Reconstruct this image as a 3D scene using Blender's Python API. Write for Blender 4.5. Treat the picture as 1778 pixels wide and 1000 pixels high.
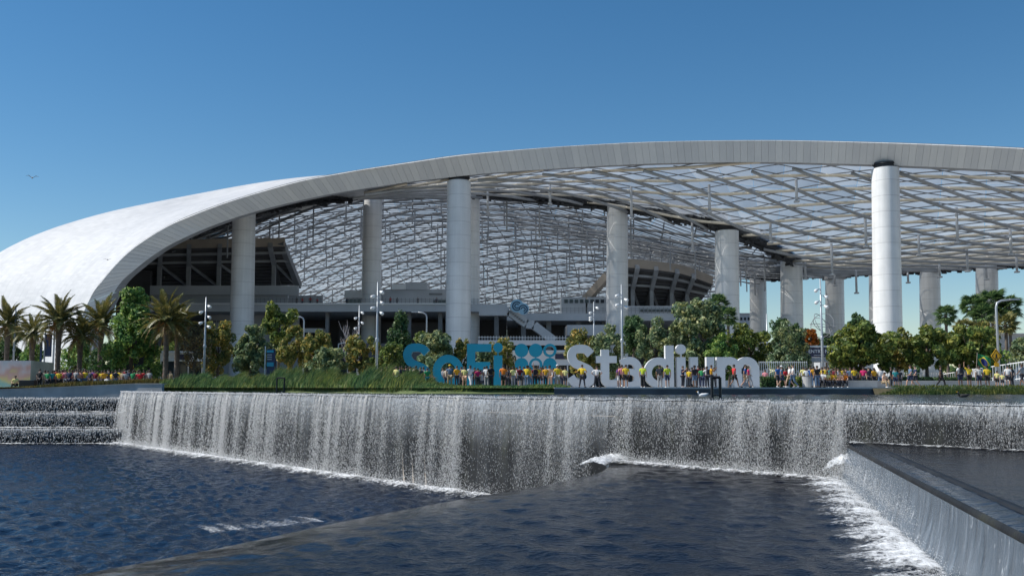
import bpy, math, random
import numpy as np
from mathutils import Vector, Matrix
random.seed(7); RNG = np.random.default_rng(7)
R = math.radians
S = bpy.context.scene
for o in list(bpy.data.objects): bpy.data.objects.remove(o)
# ------------------------------------------------------------------ camera, sky, sun, exposure
EYE = 0.10; FPX = 1750.0; TILT = math.atan(171.0 / FPX)
cam = bpy.data.cameras.new('camera'); camo = bpy.data.objects.new('camera', cam)
S.collection.objects.link(camo); S.camera = camo
camo.location = (0, 0, EYE); camo.rotation_euler = (math.pi / 2 + TILT, 0, 0)
cam.sensor_width = 36; cam.lens = 36 * FPX / 1778; cam.clip_start = 0.5; cam.clip_end = 9000
TOSUN = Vector((-0.66, 0.02, 0.75)).normalized()
SUN_EL = math.asin(TOSUN.z); SUN_AZ = math.atan2(TOSUN.x, TOSUN.y)
W = bpy.data.worlds.new('World'); S.world = W; W.use_nodes = True
wn = W.node_tree; bg = wn.nodes['Background']
sky = wn.nodes.new('ShaderNodeTexSky'); sky.sky_type = 'NISHITA'; sky.sun_disc = False
sky.sun_elevation = SUN_EL; sky.sun_rotation = SUN_AZ
sky.altitude = 300; sky.air_density = 1.0; sky.dust_density = 0.1; sky.ozone_density = 2.2
hs = wn.nodes.new('ShaderNodeHueSaturation'); hs.inputs['Saturation'].default_value = 1.30; hs.inputs['Hue'].default_value = .496
wn.links.new(sky.outputs[0], hs.inputs['Color']); wn.links.new(hs.outputs[0], bg.inputs[0]); bg.inputs[1].default_value = 0.083
sun = bpy.data.lights.new('sun', 'SUN'); suno = bpy.data.objects.new('sun', sun)
S.collection.objects.link(suno); sun.energy = 4.4; sun.angle = R(0.53); sun.color = (1, .955, .88)
suno.rotation_euler = (-TOSUN).to_track_quat('-Z', 'Y').to_euler(); suno.location = (-80, 30, 120)
S.view_settings.view_transform = 'Standard'; S.view_settings.look = 'None'
S.view_settings.exposure = 0.32; S.view_settings.gamma = 1
S.render.engine = 'CYCLES'; S.render.resolution_x = 1024; S.render.resolution_y = 575
S.cycles.max_bounces = 7; S.cycles.transparent_max_bounces = 24
# ------------------------------------------------------------------ helpers
CT, ST = math.cos(TILT), math.sin(TILT)
def ray(x, y):
    u = (x - 889) / FPX; v = (500 - y) / FPX
    return Vector((u, CT - v * ST, ST + v * CT))
def P(x, y, d):                      # world point seen at that place of the photograph, at distance d
    r = ray(x, y); k = d / r.y
    return Vector((r.x * k, d, EYE + r.z * k))
def PX(x, d): return P(x, 671, d).x
def col():
    return S.collection
class MB:
    def __init__(s): s.v = []; s.f = []; s.sm = False
    def add(s, vs, fs):
        b = len(s.v); s.v.extend([tuple(p) for p in vs]); s.f.extend([tuple(i + b for i in f) for f in fs]); return s
    def box(s, c, d, rz=0.0, taper=1.0):
        cx, cy, cz = c; hx, hy, hz = d[0] / 2, d[1] / 2, d[2] / 2
        ca, sa = math.cos(rz), math.sin(rz); vs = []
        for z, k in ((-hz, 1), (hz, taper)):
            for x, y in ((-hx, -hy), (hx, -hy), (hx, hy), (-hx, hy)):
                x *= k; y *= k
                vs.append((cx + x * ca - y * sa, cy + x * sa + y * ca, cz + z))
        return s.add(vs, [(3, 2, 1, 0), (4, 5, 6, 7), (0, 1, 5, 4), (1, 2, 6, 5), (2, 3, 7, 6), (3, 0, 4, 7)])
    def beam(s, a, b, w, h):
        a = Vector(a); b = Vector(b); t = (b - a).normalized()
        up = Vector((0, 0, 1)) if abs(t.z) < .95 else Vector((0, 1, 0))
        sd = t.cross(up).normalized(); u = sd.cross(t).normalized()
        vs = []
        for p in (a, b):
            for i, j in ((-1, -1), (1, -1), (1, 1), (-1, 1)): vs.append(p + sd * (i * w / 2) + u * (j * h / 2))
        return s.add(vs, [(0, 1, 2, 3), (7, 6, 5, 4), (0, 4, 5, 1), (1, 5, 6, 2), (2, 6, 7, 3), (3, 7, 4, 0)])
    def tube(s, pts, r, n=8, cap=True):
        pts = [Vector(p) for p in pts]; rs = r if isinstance(r, (list, tuple)) else [r] * len(pts)
        vs = []; fs = []; m = len(pts); prev = None
        for i, p in enumerate(pts):
            t = (pts[min(i + 1, m - 1)] - pts[max(i - 1, 0)])
            t = t.normalized() if t.length > 1e-9 else Vector((0, 0, 1))
            ref = Vector((0, 0, 1)) if abs(t.z) < .9 else Vector((0, 1, 0))
            if prev is not None: ref = prev
            sd = t.cross(ref).normalized(); u = sd.cross(t).normalized(); prev = u
            for k in range(n):
                a = 2 * math.pi * k / n
                vs.append(p + (sd * math.cos(a) + u * math.sin(a)) * rs[i])
        for i in range(m - 1):
            for k in range(n):
                k2 = (k + 1) % n
                fs.append((i * n + k, i * n + k2, (i + 1) * n + k2, (i + 1) * n + k))
        if cap: fs.append(tuple(range(n))[::-1]); fs.append(tuple((m - 1) * n + k for k in range(n)))
        return s.add(vs, fs)
    def lathe(s, c, prof, n=16, sx=1.0, sy=1.0):
        vs = []; fs = []
        for r, z in prof:
            for k in range(n):
                a = 2 * math.pi * k / n
                vs.append((c[0] + r * sx * math.cos(a), c[1] + r * sy * math.sin(a), c[2] + z))
        for i in range(len(prof) - 1):
            for k in range(n):
                k2 = (k + 1) % n; fs.append((i * n + k, i * n + k2, (i + 1) * n + k2, (i + 1) * n + k))
        fs.append(tuple(range(n))[::-1]); fs.append(tuple((len(prof) - 1) * n + k for k in range(n)))
        return s.add(vs, fs)
    def quad(s, a, b, c, d): return s.add([a, b, c, d], [(0, 1, 2, 3)])
    def slab(s, ps, th):             # ps: 4 corners, thickness vector
        th = Vector(th); q = [Vector(p) for p in ps]
        return s.add(q + [p + th for p in q], [(3, 2, 1, 0), (4, 5, 6, 7), (0, 1, 5, 4), (1, 2, 6, 5), (2, 3, 7, 6), (3, 0, 4, 7)])
    def mesh(s, name='m'):
        me = bpy.data.meshes.new(name); me.from_pydata(s.v, [], s.f); me.validate(); me.update(); return me
def grid_mesh(name, A):              # A: (rows, cols, 3)
    A = np.asarray(A, dtype=np.float32); r, c = A.shape[:2]
    i = np.arange(r * c).reshape(r, c)
    q = np.stack([i[:-1, :-1], i[:-1, 1:], i[1:, 1:], i[1:, :-1]], -1).reshape(-1, 4)
    return np_mesh(name, A.reshape(-1, 3), q)
def np_mesh(name, V, F):
    V = np.asarray(V, dtype=np.float32); F = np.asarray(F, dtype=np.int32); k = F.shape[1]
    me = bpy.data.meshes.new(name); me.vertices.add(len(V)); me.vertices.foreach_set('co', V.ravel())
    me.loops.add(F.size); me.loops.foreach_set('vertex_index', F.ravel())
    me.polygons.add(len(F)); me.polygons.foreach_set('loop_start', np.arange(0, F.size, k, dtype=np.int32))
    me.update(calc_edges=True); return me
def smooth(me): me.polygons.foreach_set('use_smooth', [True] * len(me.polygons)); return me
def link(name, me, mat=None, parent=None, sm=False):
    if sm: smooth(me)
    if mat is not None and not me.materials: me.materials.append(mat)
    o = bpy.data.objects.new(name, me); S.collection.objects.link(o)
    if parent is not None: o.parent = parent
    return o
def obj(name, mb, mat, parent=None, sm=False): return link(name, mb.mesh(name), mat, parent, sm)
def tag(o, label, cat, group=None, kind=None):
    o['label'] = label; o['category'] = cat
    if group: o['group'] = group
    if kind: o['kind'] = kind
    return o
def struct(o): o['kind'] = 'structure'; return o
def thing(name, label, cat, loc=(0, 0, 0), rz=0.0, group=None):
    o = bpy.data.objects.new(name, None); S.collection.objects.link(o); o.location = loc
    o.rotation_euler = (0, 0, rz); o.empty_display_size = .2
    return tag(o, label, cat, group)
def interp(x, tab, k=1):
    return float(np.interp(x, [t[0] for t in tab], [t[k] for t in tab]))
def crom(Pts, n):                    # Catmull-Rom along axis 0
    Pts = np.asarray(Pts, float); m = len(Pts); out = []
    E = np.concatenate([[2 * Pts[0] - Pts[1]], Pts, [2 * Pts[-1] - Pts[-2]]])
    for t in np.linspace(0, m - 1 - 1e-9, n):
        i = int(t); f = t - i; p0, p1, p2, p3 = E[i:i + 4]
        out.append(.5 * (2 * p1 + (p2 - p0) * f + (2 * p0 - 5 * p1 + 4 * p2 - p3) * f * f + (3 * p1 - p0 - 3 * p2 + p3) * f ** 3))
    return np.array(out)
ORD = ['first', 'second', 'third', 'fourth', 'fifth', 'sixth', 'seventh', 'eighth', 'ninth', 'tenth', 'eleventh', 'twelfth',
       'thirteenth', 'fourteenth', 'fifteenth', 'sixteenth', 'seventeenth', 'eighteenth', 'nineteenth', 'twentieth',
       'twenty-first', 'twenty-second', 'twenty-third', 'twenty-fourth', 'twenty-fifth', 'twenty-sixth', 'twenty-seventh', 'twenty-eighth',
       'twenty-ninth', 'thirtieth', 'thirty-first', 'thirty-second', 'thirty-third', 'thirty-fourth', 'thirty-fifth', 'thirty-sixth',
       'thirty-seventh', 'thirty-eighth', 'thirty-ninth', 'fortieth', 'forty-first', 'forty-second', 'forty-third', 'forty-fourth']
# ------------------------------------------------------------------ materials
class NT:
    def __init__(s, name):
        s.m = bpy.data.materials.new(name); s.m.use_nodes = True; s.t = s.m.node_tree
        s.b = s.t.nodes['Principled BSDF']; s.out = s.t.nodes['Material Output']
    def n(s, typ, **kw):
        nd = s.t.nodes.new('ShaderNode' + typ)
        for k, v in kw.items():
            if k.startswith('i_'):
                key = k[2:]; key = int(key) if key.isdigit() else key.replace('_', ' ')
                nd.inputs[key].default_value = v
            else: setattr(nd, k, v)
        return nd
    def l(s, a, b): s.t.links.new(a, b)
    def coord(s, kind='Object', scale=(1, 1, 1)):
        tc = s.n('TexCoord'); mp = s.n('Mapping'); mp.inputs['Scale'].default_value = scale
        s.l(tc.outputs[kind], mp.inputs[0]); return mp.outputs[0]
    def noise(s, vec, scale, detail=4, rough=.55):
        nd = s.n('TexNoise'); nd.inputs['Scale'].default_value = scale; nd.inputs['Detail'].default_value = detail
        nd.inputs['Roughness'].default_value = rough; s.l(vec, nd.inputs['Vector']); return nd.outputs[0]
    def ramp(s, fac, stops):
        r = s.n('ValToRGB'); e = r.color_ramp.elements
        while len(e) < len(stops): e.new(.5)
        for el, (p, c) in zip(e, stops): el.position = p; el.color = (c, c, c, 1) if isinstance(c, (int, float)) else (*c, 1)
        s.l(fac, r.inputs[0]); return r.outputs[0]
    def math(s, op, a, b=None):
        m = s.n('Math', operation=op)
        for i, v in enumerate((a, b)):
            if v is None: continue
            if isinstance(v, (int, float)): m.inputs[i].default_value = v
            else: s.l(v, m.inputs[i])
        return m.outputs[0]
    def bump(s, h, strength=.3, dist=.05):
        b = s.n('Bump'); b.inputs['Strength'].default_value = strength; b.inputs['Distance'].default_value = dist
        s.l(h, b.inputs['Height']); s.l(b.outputs[0], s.b.inputs['Normal']); return b
    def rough(s, r): s.b.inputs['Roughness'].default_value = r
def M(name, c, rough=.6, var=.18, scale=1.0, bump=0.0, metal=0.0, bscale=None, coord='Object'):
    t = NT(name); v = t.coord(coord); n = t.noise(v, scale, 6)
    a = tuple(x * (1 - var) for x in c); b = tuple(min(1, x * (1 + var)) for x in c)
    t.l(t.ramp(n, [(.3, a), (.7, b)]), t.b.inputs['Base Color']); t.rough(rough); t.b.inputs['Metallic'].default_value = metal
    if bump: t.bump(t.noise(v, bscale or scale * 6, 5), bump, .05)
    return t.m
def Mcol(name, rough=.8, bump=.2):            # the colour of the object itself
    t = NT(name); oi = t.n('ObjectInfo'); v = t.coord('Object'); n = t.noise(v, 9, 3)
    mx = t.n('MixRGB', blend_type='MULTIPLY'); mx.inputs[0].default_value = 1
    t.l(oi.outputs['Color'], mx.inputs[1]); t.l(t.ramp(n, [(.3, .78), (.7, 1.0)]), mx.inputs[2])
    t.l(mx.outputs[0], t.b.inputs['Base Color']); t.rough(rough); t.bump(n, bump, .03); return t.m
def Mleaf(name, stops, rough=.5, trans=.42, patch=.9):
    t = NT(name); g = t.n('NewGeometry'); c = t.ramp(g.outputs['Random Per Island'], stops)
    nz = t.noise(t.coord('Object'), patch, 3); mm = t.n('MixRGB', blend_type='MULTIPLY'); mm.inputs[0].default_value = 1
    t.l(c, mm.inputs[1]); t.l(t.ramp(nz, [(.35, (.72, .95, 1.05)), (.65, (1.3, 1.12, .85))]), mm.inputs[2]); c = mm.outputs[0]
    t.l(c, t.b.inputs['Base Color']); t.rough(rough); t.b.inputs['Specular IOR Level'].default_value = .35
    tr = t.n('BsdfTranslucent'); t.l(c, tr.inputs[0]); mx = t.n('MixShader'); mx.inputs[0].default_value = trans
    t.l(t.b.outputs[0], mx.inputs[1]); t.l(tr.outputs[0], mx.inputs[2]); t.l(mx.outputs[0], t.out.inputs[0]); return t.m
m_conc = M('concrete', (.42, .42, .42), .85, .22, .6, .25)
m_conc_wet = M('wet_dark_concrete', (.075, .085, .10), .45, .35, .5, .4)
m_plaza = M('plaza_paving', (.36, .35, .33), .85, .15, .25, .15)
m_earth = M('dry_earth', (.10, .085, .06), .95, .3, .2, .3)
m_white = M('white_paint', (.78, .79, .80), .45, .05, .2)
m_whitegrey = M('pale_grey_paint', (.50, .52, .55), .55, .10, .15, .1)
m_grey = M('grey_steel', (.20, .21, .225), .5, .2, .4)
m_midgrey = M('mid_grey_steel', (.33, .345, .365), .5, .2, .4)
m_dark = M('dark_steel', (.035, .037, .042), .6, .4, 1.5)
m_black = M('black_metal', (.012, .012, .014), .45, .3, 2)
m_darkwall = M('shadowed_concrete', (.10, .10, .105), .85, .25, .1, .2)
m_cream = M('sunlit_cream_tube', (.72, .66, .55), .45, .10, .3)  # sunlight on this family of roof tubes is put into the warm colour
m_tan = M('tan_rim_panel', (.42, .36, .30), .7, .25, .12)
m_galv = M('galvanised_pole', (.42, .45, .48), .4, .12, 1, metal=.3)
m_teal = M('teal_letter_paint', (.002, .34, .49), .35, .08, .6)
m_letter = M('white_letter_paint', (.76, .77, .78), .4, .05, .5)
m_yellow = M('sign_yellow', (.80, .42, .01), .5, .05, 2)
m_bark = M('bark', (.10, .075, .055), .9, .35, 4, .6)
m_palmbark = M('palm_trunk', (.13, .105, .085), .95, .4, 3, .8)
m_purple = M('dark_purple_panel', (.045, .045, .085), .5, .1, 1)
m_bluepanel = M('blue_panel', (.01, .03, .10), .4, .2, .6)
m_glassdark = M('dark_glass', (.02, .028, .038), .12, .3, .4)
m_skin = Mcol('skin', .6, .05); m_cloth = Mcol('cloth', .85, .35); m_hair = Mcol('hair', .7, .4)
# column: pale paint with faint drum joints
t = NT('column_paint'); v = t.coord('Object'); sx = t.n('SeparateXYZ'); t.l(v, sx.inputs[0])
fr = t.math('FRACT', t.math('MULTIPLY', sx.outputs[2], 1 / 2.4)); jl = t.ramp(fr, [(0, .55), (.035, 1), (.97, 1), (1, .55)])
n = t.math('ADD', t.math('MULTIPLY', t.noise(v, .35, 7), .5), t.math('MULTIPLY', t.noise(t.coord('Object', (1.6, 1.6, .05)), 1, 5), .5)); cc = t.ramp(n, [(.36, (.64, .65, .65)), (.62, (.79, .795, .795))])
mx = t.n('MixRGB', blend_type='MULTIPLY'); mx.inputs[0].default_value = .6; t.l(cc, mx.inputs[1]); t.l(jl, mx.inputs[2])
t.l(mx.outputs[0], t.b.inputs['Base Color']); t.rough(.42); t.bump(jl, .35, .06); m_column = t.m
# roof skin: perforated panels, tight triangular tiling
t = NT('white_roof_skin'); v = t.coord('Object'); at = t.n('Attribute'); at.attribute_name = 'panel'
sc = t.n('Mapping'); sc.inputs['Scale'].default_value = (120, 44, 1); sc.inputs['Rotation'].default_value = (0, 0, .0); t.l(at.outputs['Vector'], sc.inputs[0])
fl = t.n('VectorMath', operation='FLOOR'); t.l(sc.outputs[0], fl.inputs[0]); wn_ = t.n('TexWhiteNoise', noise_dimensions='2D'); t.l(fl.outputs[0], wn_.inputs['Vector'])
fr = t.n('VectorMath', operation='FRACTION'); t.l(sc.outputs[0], fr.inputs[0]); sx = t.n('SeparateXYZ'); t.l(fr.outputs[0], sx.inputs[0])
seam = t.math('MINIMUM', t.ramp(sx.outputs[0], [(0, .80), (.09, 1)]), t.ramp(sx.outputs[1], [(0, .80), (.09, 1)]))
n = t.noise(v, .07, 6); st_ = t.noise(t.coord('Object', (.5, .5, .06)), 1.0, 5)
k = t.math('ADD', t.math('ADD', t.math('MULTIPLY', wn_.outputs[0], .16), t.math('MULTIPLY', n, .54)), t.math('MULTIPLY', st_, .30))
c = t.ramp(k, [(.30, (.45, .455, .46)), (.66, (.60, .60, .60))]); mx = t.n('MixRGB', blend_type='MULTIPLY'); mx.inputs[0].default_value = .8; t.l(c, mx.inputs[1]); t.l(seam, mx.inputs[2])
t.l(mx.outputs[0], t.b.inputs['Base Color']); t.rough(.5); t.bump(wn_.outputs[0], .10, .08); m_skin_roof = t.m
t = NT('fascia_panel'); oi = t.n('ObjectInfo'); v = t.coord('Object'); n = t.noise(v, .5, 5)
k = t.math('ADD', t.math('MULTIPLY', oi.outputs['Random'], .5), t.math('MULTIPLY', n, .5))
t.l(t.ramp(k, [(.2, (.57, .575, .58)), (.8, (.68, .68, .67))]), t.b.inputs['Base Color']); t.rough(.45); m_fascia = t.m
# printed film cushions of the roof: partly see-through
t = NT('roof_film'); v = t.coord('Object'); n = t.noise(v, .25, 5); oi = t.n('ObjectInfo')
k = t.math('ADD', t.math('MULTIPLY', oi.outputs['Random'], .45), t.math('MULTIPLY', n, .55))
c = t.ramp(k, [(.2, (.30, .34, .39)), (.8, (.52, .555, .59))]); t.l(c, t.b.inputs['Base Color']); t.rough(.35)
tr = t.n('BsdfTranslucent'); t.l(c, tr.inputs[0]); tp = t.n('BsdfTransparent')
m1 = t.n('MixShader'); m1.inputs[0].default_value = .72; t.l(t.b.outputs[0], m1.inputs[1]); t.l(tr.outputs[0], m1.inputs[2])
m2 = t.n('MixShader'); m2.inputs[0].default_value = .17; t.l(m1.outputs[0], m2.inputs[1]); t.l(tp.outputs[0], m2.inputs[2])
t.l(m2.outputs[0], t.out.inputs[0]); m_film = t.m
# water of the pools
def Mwater(name, c, rough, s1, s2, st, spec=.3, aniso=(1, 1, 1), calm=False):
    t = NT(name); v = t.coord('Object', aniso); a = t.noise(v, s1, 3, .6); b = t.noise(v, s2, 4, .6)
    h = t.math('ADD', t.math('MULTIPLY', a, 1.0), t.math('MULTIPLY', b, .45))
    t.b.inputs['Base Color'].default_value = (*c, 1); t.rough(rough); t.b.inputs['IOR'].default_value = 1.33
    t.b.inputs['Specular IOR Level'].default_value = spec; bp = t.bump(h, st, .12)
    if calm: at = t.n('Attribute'); at.attribute_name = 'calm'; t.l(t.math('MULTIPLY', at.outputs['Fac'], st), bp.inputs['Strength'])
    return t.m
m_wpool = Mwater('choppy_pool_water', (.006, .014, .032), .10, 2.2, 7.0, 1.0, .45)
m_wpool2 = Mwater('dark_pool_water', (.0025, .0045, .011), .10, 2.2, 7.5, .55, .33, (1, 1, 1), True)
m_wlake = Mwater('lake_water', (.010, .017, .030), .15, .8, 3.0, .6, .42)
# falling water: broken white curtain
def Mfall(name, fs, lo, hi, top, H, gain=1.0, colr=(.80, .84, .88)):
    t = NT(name); tc = t.n('TexCoord'); sx = t.n('SeparateXYZ'); t.l(tc.outputs['Object'], sx.inputs[0])
    def mp(a, b):
        m = t.n('Mapping'); m.inputs['Scale'].default_value = (a, a, b); t.l(tc.outputs['Object'], m.inputs[0]); return m.outputs[0]
    st = t.noise(mp(fs, .12), 1, 6, .7); big = t.noise(mp(.42, .03), 1, 4, .6); spk = t.noise(mp(14, 5), 1, 3, .8)
    dz = t.math('MULTIPLY', sx.outputs[2], -1.0 / H)              # 0 at the lip, 1 at the pool
    body = t.ramp(dz, [(0, top), (.07, top * .9), (.22, .6), (.55, .28), (1, .22)])
    lipw = t.ramp(dz, [(0, top), (.09, top * .8), (.24, .34), (.5, 0.0)])
    a1 = t.ramp(st, [(lo, 0.0), (hi, 1.0)]); a2 = t.ramp(big, [(.40, .10), (.62, 1.0)]); a3 = t.ramp(spk, [(.38, .15), (.64, 1.0)])
    al = t.math('ADD', t.math('MULTIPLY', t.math('MULTIPLY', a1, a2), body), t.math('MULTIPLY', lipw, .7))
    al = t.math('MINIMUM', t.math('MULTIPLY', t.math('MULTIPLY', al, a3), gain), .95)
    t.b.inputs['Base Color'].default_value = (*colr, 1); t.rough(.4)
    tl = t.n('BsdfTranslucent'); tl.inputs[0].default_value = (*colr, 1); m0 = t.n('MixShader'); m0.inputs[0].default_value = .4
    t.l(t.b.outputs[0], m0.inputs[1]); t.l(tl.outputs[0], m0.inputs[2])
    tp = t.n('BsdfTransparent'); mx = t.n('MixShader'); t.l(al, mx.inputs[0]); t.l(tp.outputs[0], mx.inputs[1]); t.l(m0.outputs[0], mx.inputs[2])
    t.l(mx.outputs[0], t.out.inputs[0]); return t.m
m_fall1 = Mfall('falling_water', 2.6, .40, .66, 1.0, 4.6, .75)
m_fall2 = Mfall('falling_water_strands', 6.0, .44, .64, 1.0, 2.6, .75)
m_fall3 = Mfall('falling_water_threads', 9.0, .46, .62, 1.0, 1.3, 1.3)
m_fallstep = Mfall('falling_water_steps', 5.0, .44, .66, .9, 1.37)
def Mfoam(name, s, lo, hi, mx_=.95):
    t = NT(name); v = t.coord('Object'); a = t.noise(v, s, 8, .75); at = t.n('Attribute'); at.attribute_name = 'fade'
    b = t.math('ADD', a, t.math('MULTIPLY', t.math('SUBTRACT', at.outputs['Fac'], .5), .42))
    al = t.ramp(b, [(lo, 0.0), (hi, mx_)])
    t.b.inputs['Base Color'].default_value = (.80, .83, .86, 1); t.rough(.8)
    tp = t.n('BsdfTransparent'); mx = t.n('MixShader'); t.l(al, mx.inputs[0]); t.l(tp.outputs[0], mx.inputs[1]); t.l(t.b.outputs[0], mx.inputs[2])
    t.l(mx.outputs[0], t.out.inputs[0]); return t.m
m_foam = Mfoam('foam', 5.5, .37, .66); m_foam_thin = Mfoam('thin_foam', 6.5, .48, .9, .6)
t = NT('water_drops'); t.b.inputs['Base Color'].default_value = (.94, .95, .96, 1); t.rough(.3)
tl = t.n('BsdfTranslucent'); tl.inputs[0].default_value = (.94, .95, .96, 1); mx = t.n('MixShader'); mx.inputs[0].default_value = .5
t.l(t.b.outputs[0], mx.inputs[1]); t.l(tl.outputs[0], mx.inputs[2]); t.l(mx.outputs[0], t.out.inputs[0]); m_drop = t.m
# film of water running down the side wall
t = NT('glassy_water_film'); v = t.coord('Object', (3, 3, .35)); a = t.noise(v, 1.6, 6, .65); v2 = t.coord('Object', (1, 1, .5)); b = t.noise(v2, 2.2, 7, .75)
c = t.ramp(a, [(.3, (.045, .06, .08)), (.55, (.10, .13, .165)), (.75, (.24, .28, .33))])
mx = t.n('MixRGB'); t.l(t.ramp(b, [(.60, 0.0), (.70, .8)]), mx.inputs[0]); t.l(c, mx.inputs[1]); mx.inputs[2].default_value = (.8, .84, .88, 1)
t.l(mx.outputs[0], t.b.inputs['Base Color']); t.rough(.22); t.bump(a, .5, .08); m_filmwall = t.m
# stone of the weir wall behind the water
t = NT('weir_stone'); v = t.coord('Object', (1, 1, .25)); n = t.noise(v, .9, 7, .65)
t.l(t.ramp(n, [(.3, (.008, .009, .011)), (.55, (.020, .021, .022)), (.74, (.042, .044, .030))]), t.b.inputs['Base Color']); t.rough(.55); t.b.inputs['Specular IOR Level'].default_value = .25; t.bump(n, .5, .1); m_weir = t.m
lf_green = Mleaf('green_leaves', [(0, (0.048, 0.099, 0.030)), (.45, (0.138, 0.254, 0.070)), (.8, (0.294, 0.448, 0.117)), (1, (0.510, 0.586, 0.196))])
lf_dark = Mleaf('dark_green_leaves', [(0, (0.027, 0.057, 0.027)), (.6, (0.075, 0.144, 0.057)), (1, (0.169, 0.254, 0.101))])
lf_orange = Mleaf('bronze_green_leaves', [(0, (0.092, 0.114, 0.036)), (.5, (0.226, 0.247, 0.073)), (.78, (0.391, 0.341, 0.103)), (1, (0.600, 0.391, 0.124))])
lf_yellow = Mleaf('yellow_green_leaves', [(0, (0.046, 0.078, 0.023)), (.45, (0.117, 0.163, 0.039)), (.78, (0.247, 0.293, 0.065)), (1, (0.442, 0.442, 0.130))])
lf_olive = Mleaf('grey_olive_leaves', [(0, (0.070, 0.099, 0.056)), (.5, (0.176, 0.235, 0.117)), (.85, (0.352, 0.411, 0.215)), (1, (0.586, 0.586, 0.352))])
lf_brown = Mleaf('dry_brown_leaves', [(0, (0.095, 0.067, 0.038)), (.6, (0.228, 0.162, 0.085)), (1, (0.380, 0.285, 0.152))])
lf_flame = Mleaf('orange_blossom', [(0, (.16, .04, .008)), (.6, (.42, .12, .01)), (1, (.55, .22, .03))])
lf_palm = Mleaf('palm_frond_green', [(0, (.07, .085, .03)), (.55, (.15, .155, .055)), (1, (.34, .30, .12))], .4, .3)
lf_palmdry = Mleaf('palm_frond_dry', [(0, (.10, .065, .025)), (.6, (.22, .15, .055)), (1, (.34, .25, .11))], .6, .2)
lf_reed = Mleaf('reed_blades', [(0, (.04, .09, .04)), (.5, (.12, .21, .08)), (.85, (.22, .31, .10)), (1, (.40, .40, .17))], .6, .45, .22)
lf_gold = Mleaf('golden_grass', [(0, (.07, .06, .015)), (.5, (.15, .125, .03)), (1, (.26, .21, .08))], .7, .3)
lf_lawn = Mleaf('bank_grass', [(0, (0.057, 0.085, 0.023)), (.5, (0.142, 0.190, 0.042)), (1, (0.304, 0.304, 0.114))], .7, .3)
# ------------------------------------------------------------------ ground, lake, pools, weirs
Z_LAKE, Z_P1, Z_P2, Z_P3, Z_BAS = -0.45, -5.10, -2.95, -1.73, -1.02
def weirX(Y): return (47.5 - Y) / 1.28
def weirY(X): return 47.5 - 1.28 * X
WDIR = Vector((1, -1.28, 0)).normalized(); WNRM = Vector((-1.28, -1, 0)).normalized()
W0 = Vector((-36.2, weirY(-36.2), 0)); WLEN = (Vector((36, weirY(36), 0)) - W0).length
WROT = math.atan2(WDIR.y, WDIR.x)
# terrain far below and out to the horizon
mb = MB(); mb.quad((-4000, -400, -7), (4000, -400, -7), (4000, 70, -7), (-4000, 70, -7)); mb.quad((-4000, 70, -7), (4000, 70, -7), (4000, 6000, -7), (-4000, 6000, -7))
struct(obj('terrain', mb, m_earth))
BANK = [(-36.6, 99), (-28, 97), (-20, 92), (-12, 83), (-7, 75.5), (-2, 73), (3, 72)]
# plaza sheet: behind the lake edge, out to the horizon
mb = MB(); top = [(-300, 99)] + BANK + [(140, 72)]
top = [(x, y + .02) for x, y in top]
back = [(-3000, 5500), (3000, 5500)]
for (a, b) in zip(top[:-1], top[1:]):
    mb.quad((a[0], a[1], 0), (b[0], b[1], 0), (b[0] , 130, 0), (a[0], 130, 0))
mb.quad((-300, 130, 0), (140, 130, 0), (3000, 5500, 0), (-3000, 5500, 0)); mb.quad((140, 72, 0), (3000, 72, 0), (3000, 5500, 0), (140, 130, 0))
mb.quad((-3000, 99, 0), (-300, 99, 0), (-300, 130, 0), (-3000, 5500, 0))
struct(obj('plaza_pavement', mb, m_plaza))
# retaining wall of the plaza towards the lake with its pale coping, built in lengths
def wall_run(pts, z0, z1, th, mat, name, label, cat, cop=True, cz=.10):
    e = thing(name, label, cat, (pts[0][0], pts[0][1], z0))
    for a, b in zip(pts[:-1], pts[1:]):
        a3 = Vector((a[0], a[1], 0)); b3 = Vector((b[0], b[1], 0)); n = (b3 - a3).normalized().cross(Vector((0, 0, 1)))
        za1 = z1 if len(a) < 3 else a[2]; zb1 = z1 if len(b) < 3 else b[2]
        q = [a3 + Vector((0, 0, z0)), b3 + Vector((0, 0, z0)), b3 + Vector((0, 0, zb1)), a3 + Vector((0, 0, za1))]
        o = obj('wall_panel', MB().slab([p - e.location for p in q], -n * th), mat, e)
        if cop:
            q = [a3 + n * .06 + Vector((0, 0, za1)), b3 + n * .06 + Vector((0, 0, zb1)), b3 - n * (th + .4) + Vector((0, 0, zb1)), a3 - n * (th + .4) + Vector((0, 0, za1))]
            obj('coping', MB().slab([p - e.location + Vector((0, 0, .003)) for p in q], (0, 0, cz)), m_plaza_light, e)
    return e
m_plaza_light = M('pale_coping_stone', (.52, .51, .49), .8, .1, .6, .1)
run = [(3 + i * 6.0, 72.0) for i in range(17)]
wall_run(run, -1.4, -.06, .35, m_conc_wet, 'lake_wall', 'dark straight retaining wall with pale coping between lake and letter plaza', 'wall')
wall_run([(-2000, 99, -.26), (-150, 99, -.26), (-70, 99, -.26), (-53, 99, -.24), (-50, 99, -.2), (-44, 98.6, .02), (-40, 98.2, .2), (-36.4, 97.8, .35), (-33.6, 97.2, .35)], -2, -.2, .4, m_conc,
         'retaining_wall', 'grey concrete wall rising to the right above the stepped cascade', 'wall', True, .05)
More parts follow.
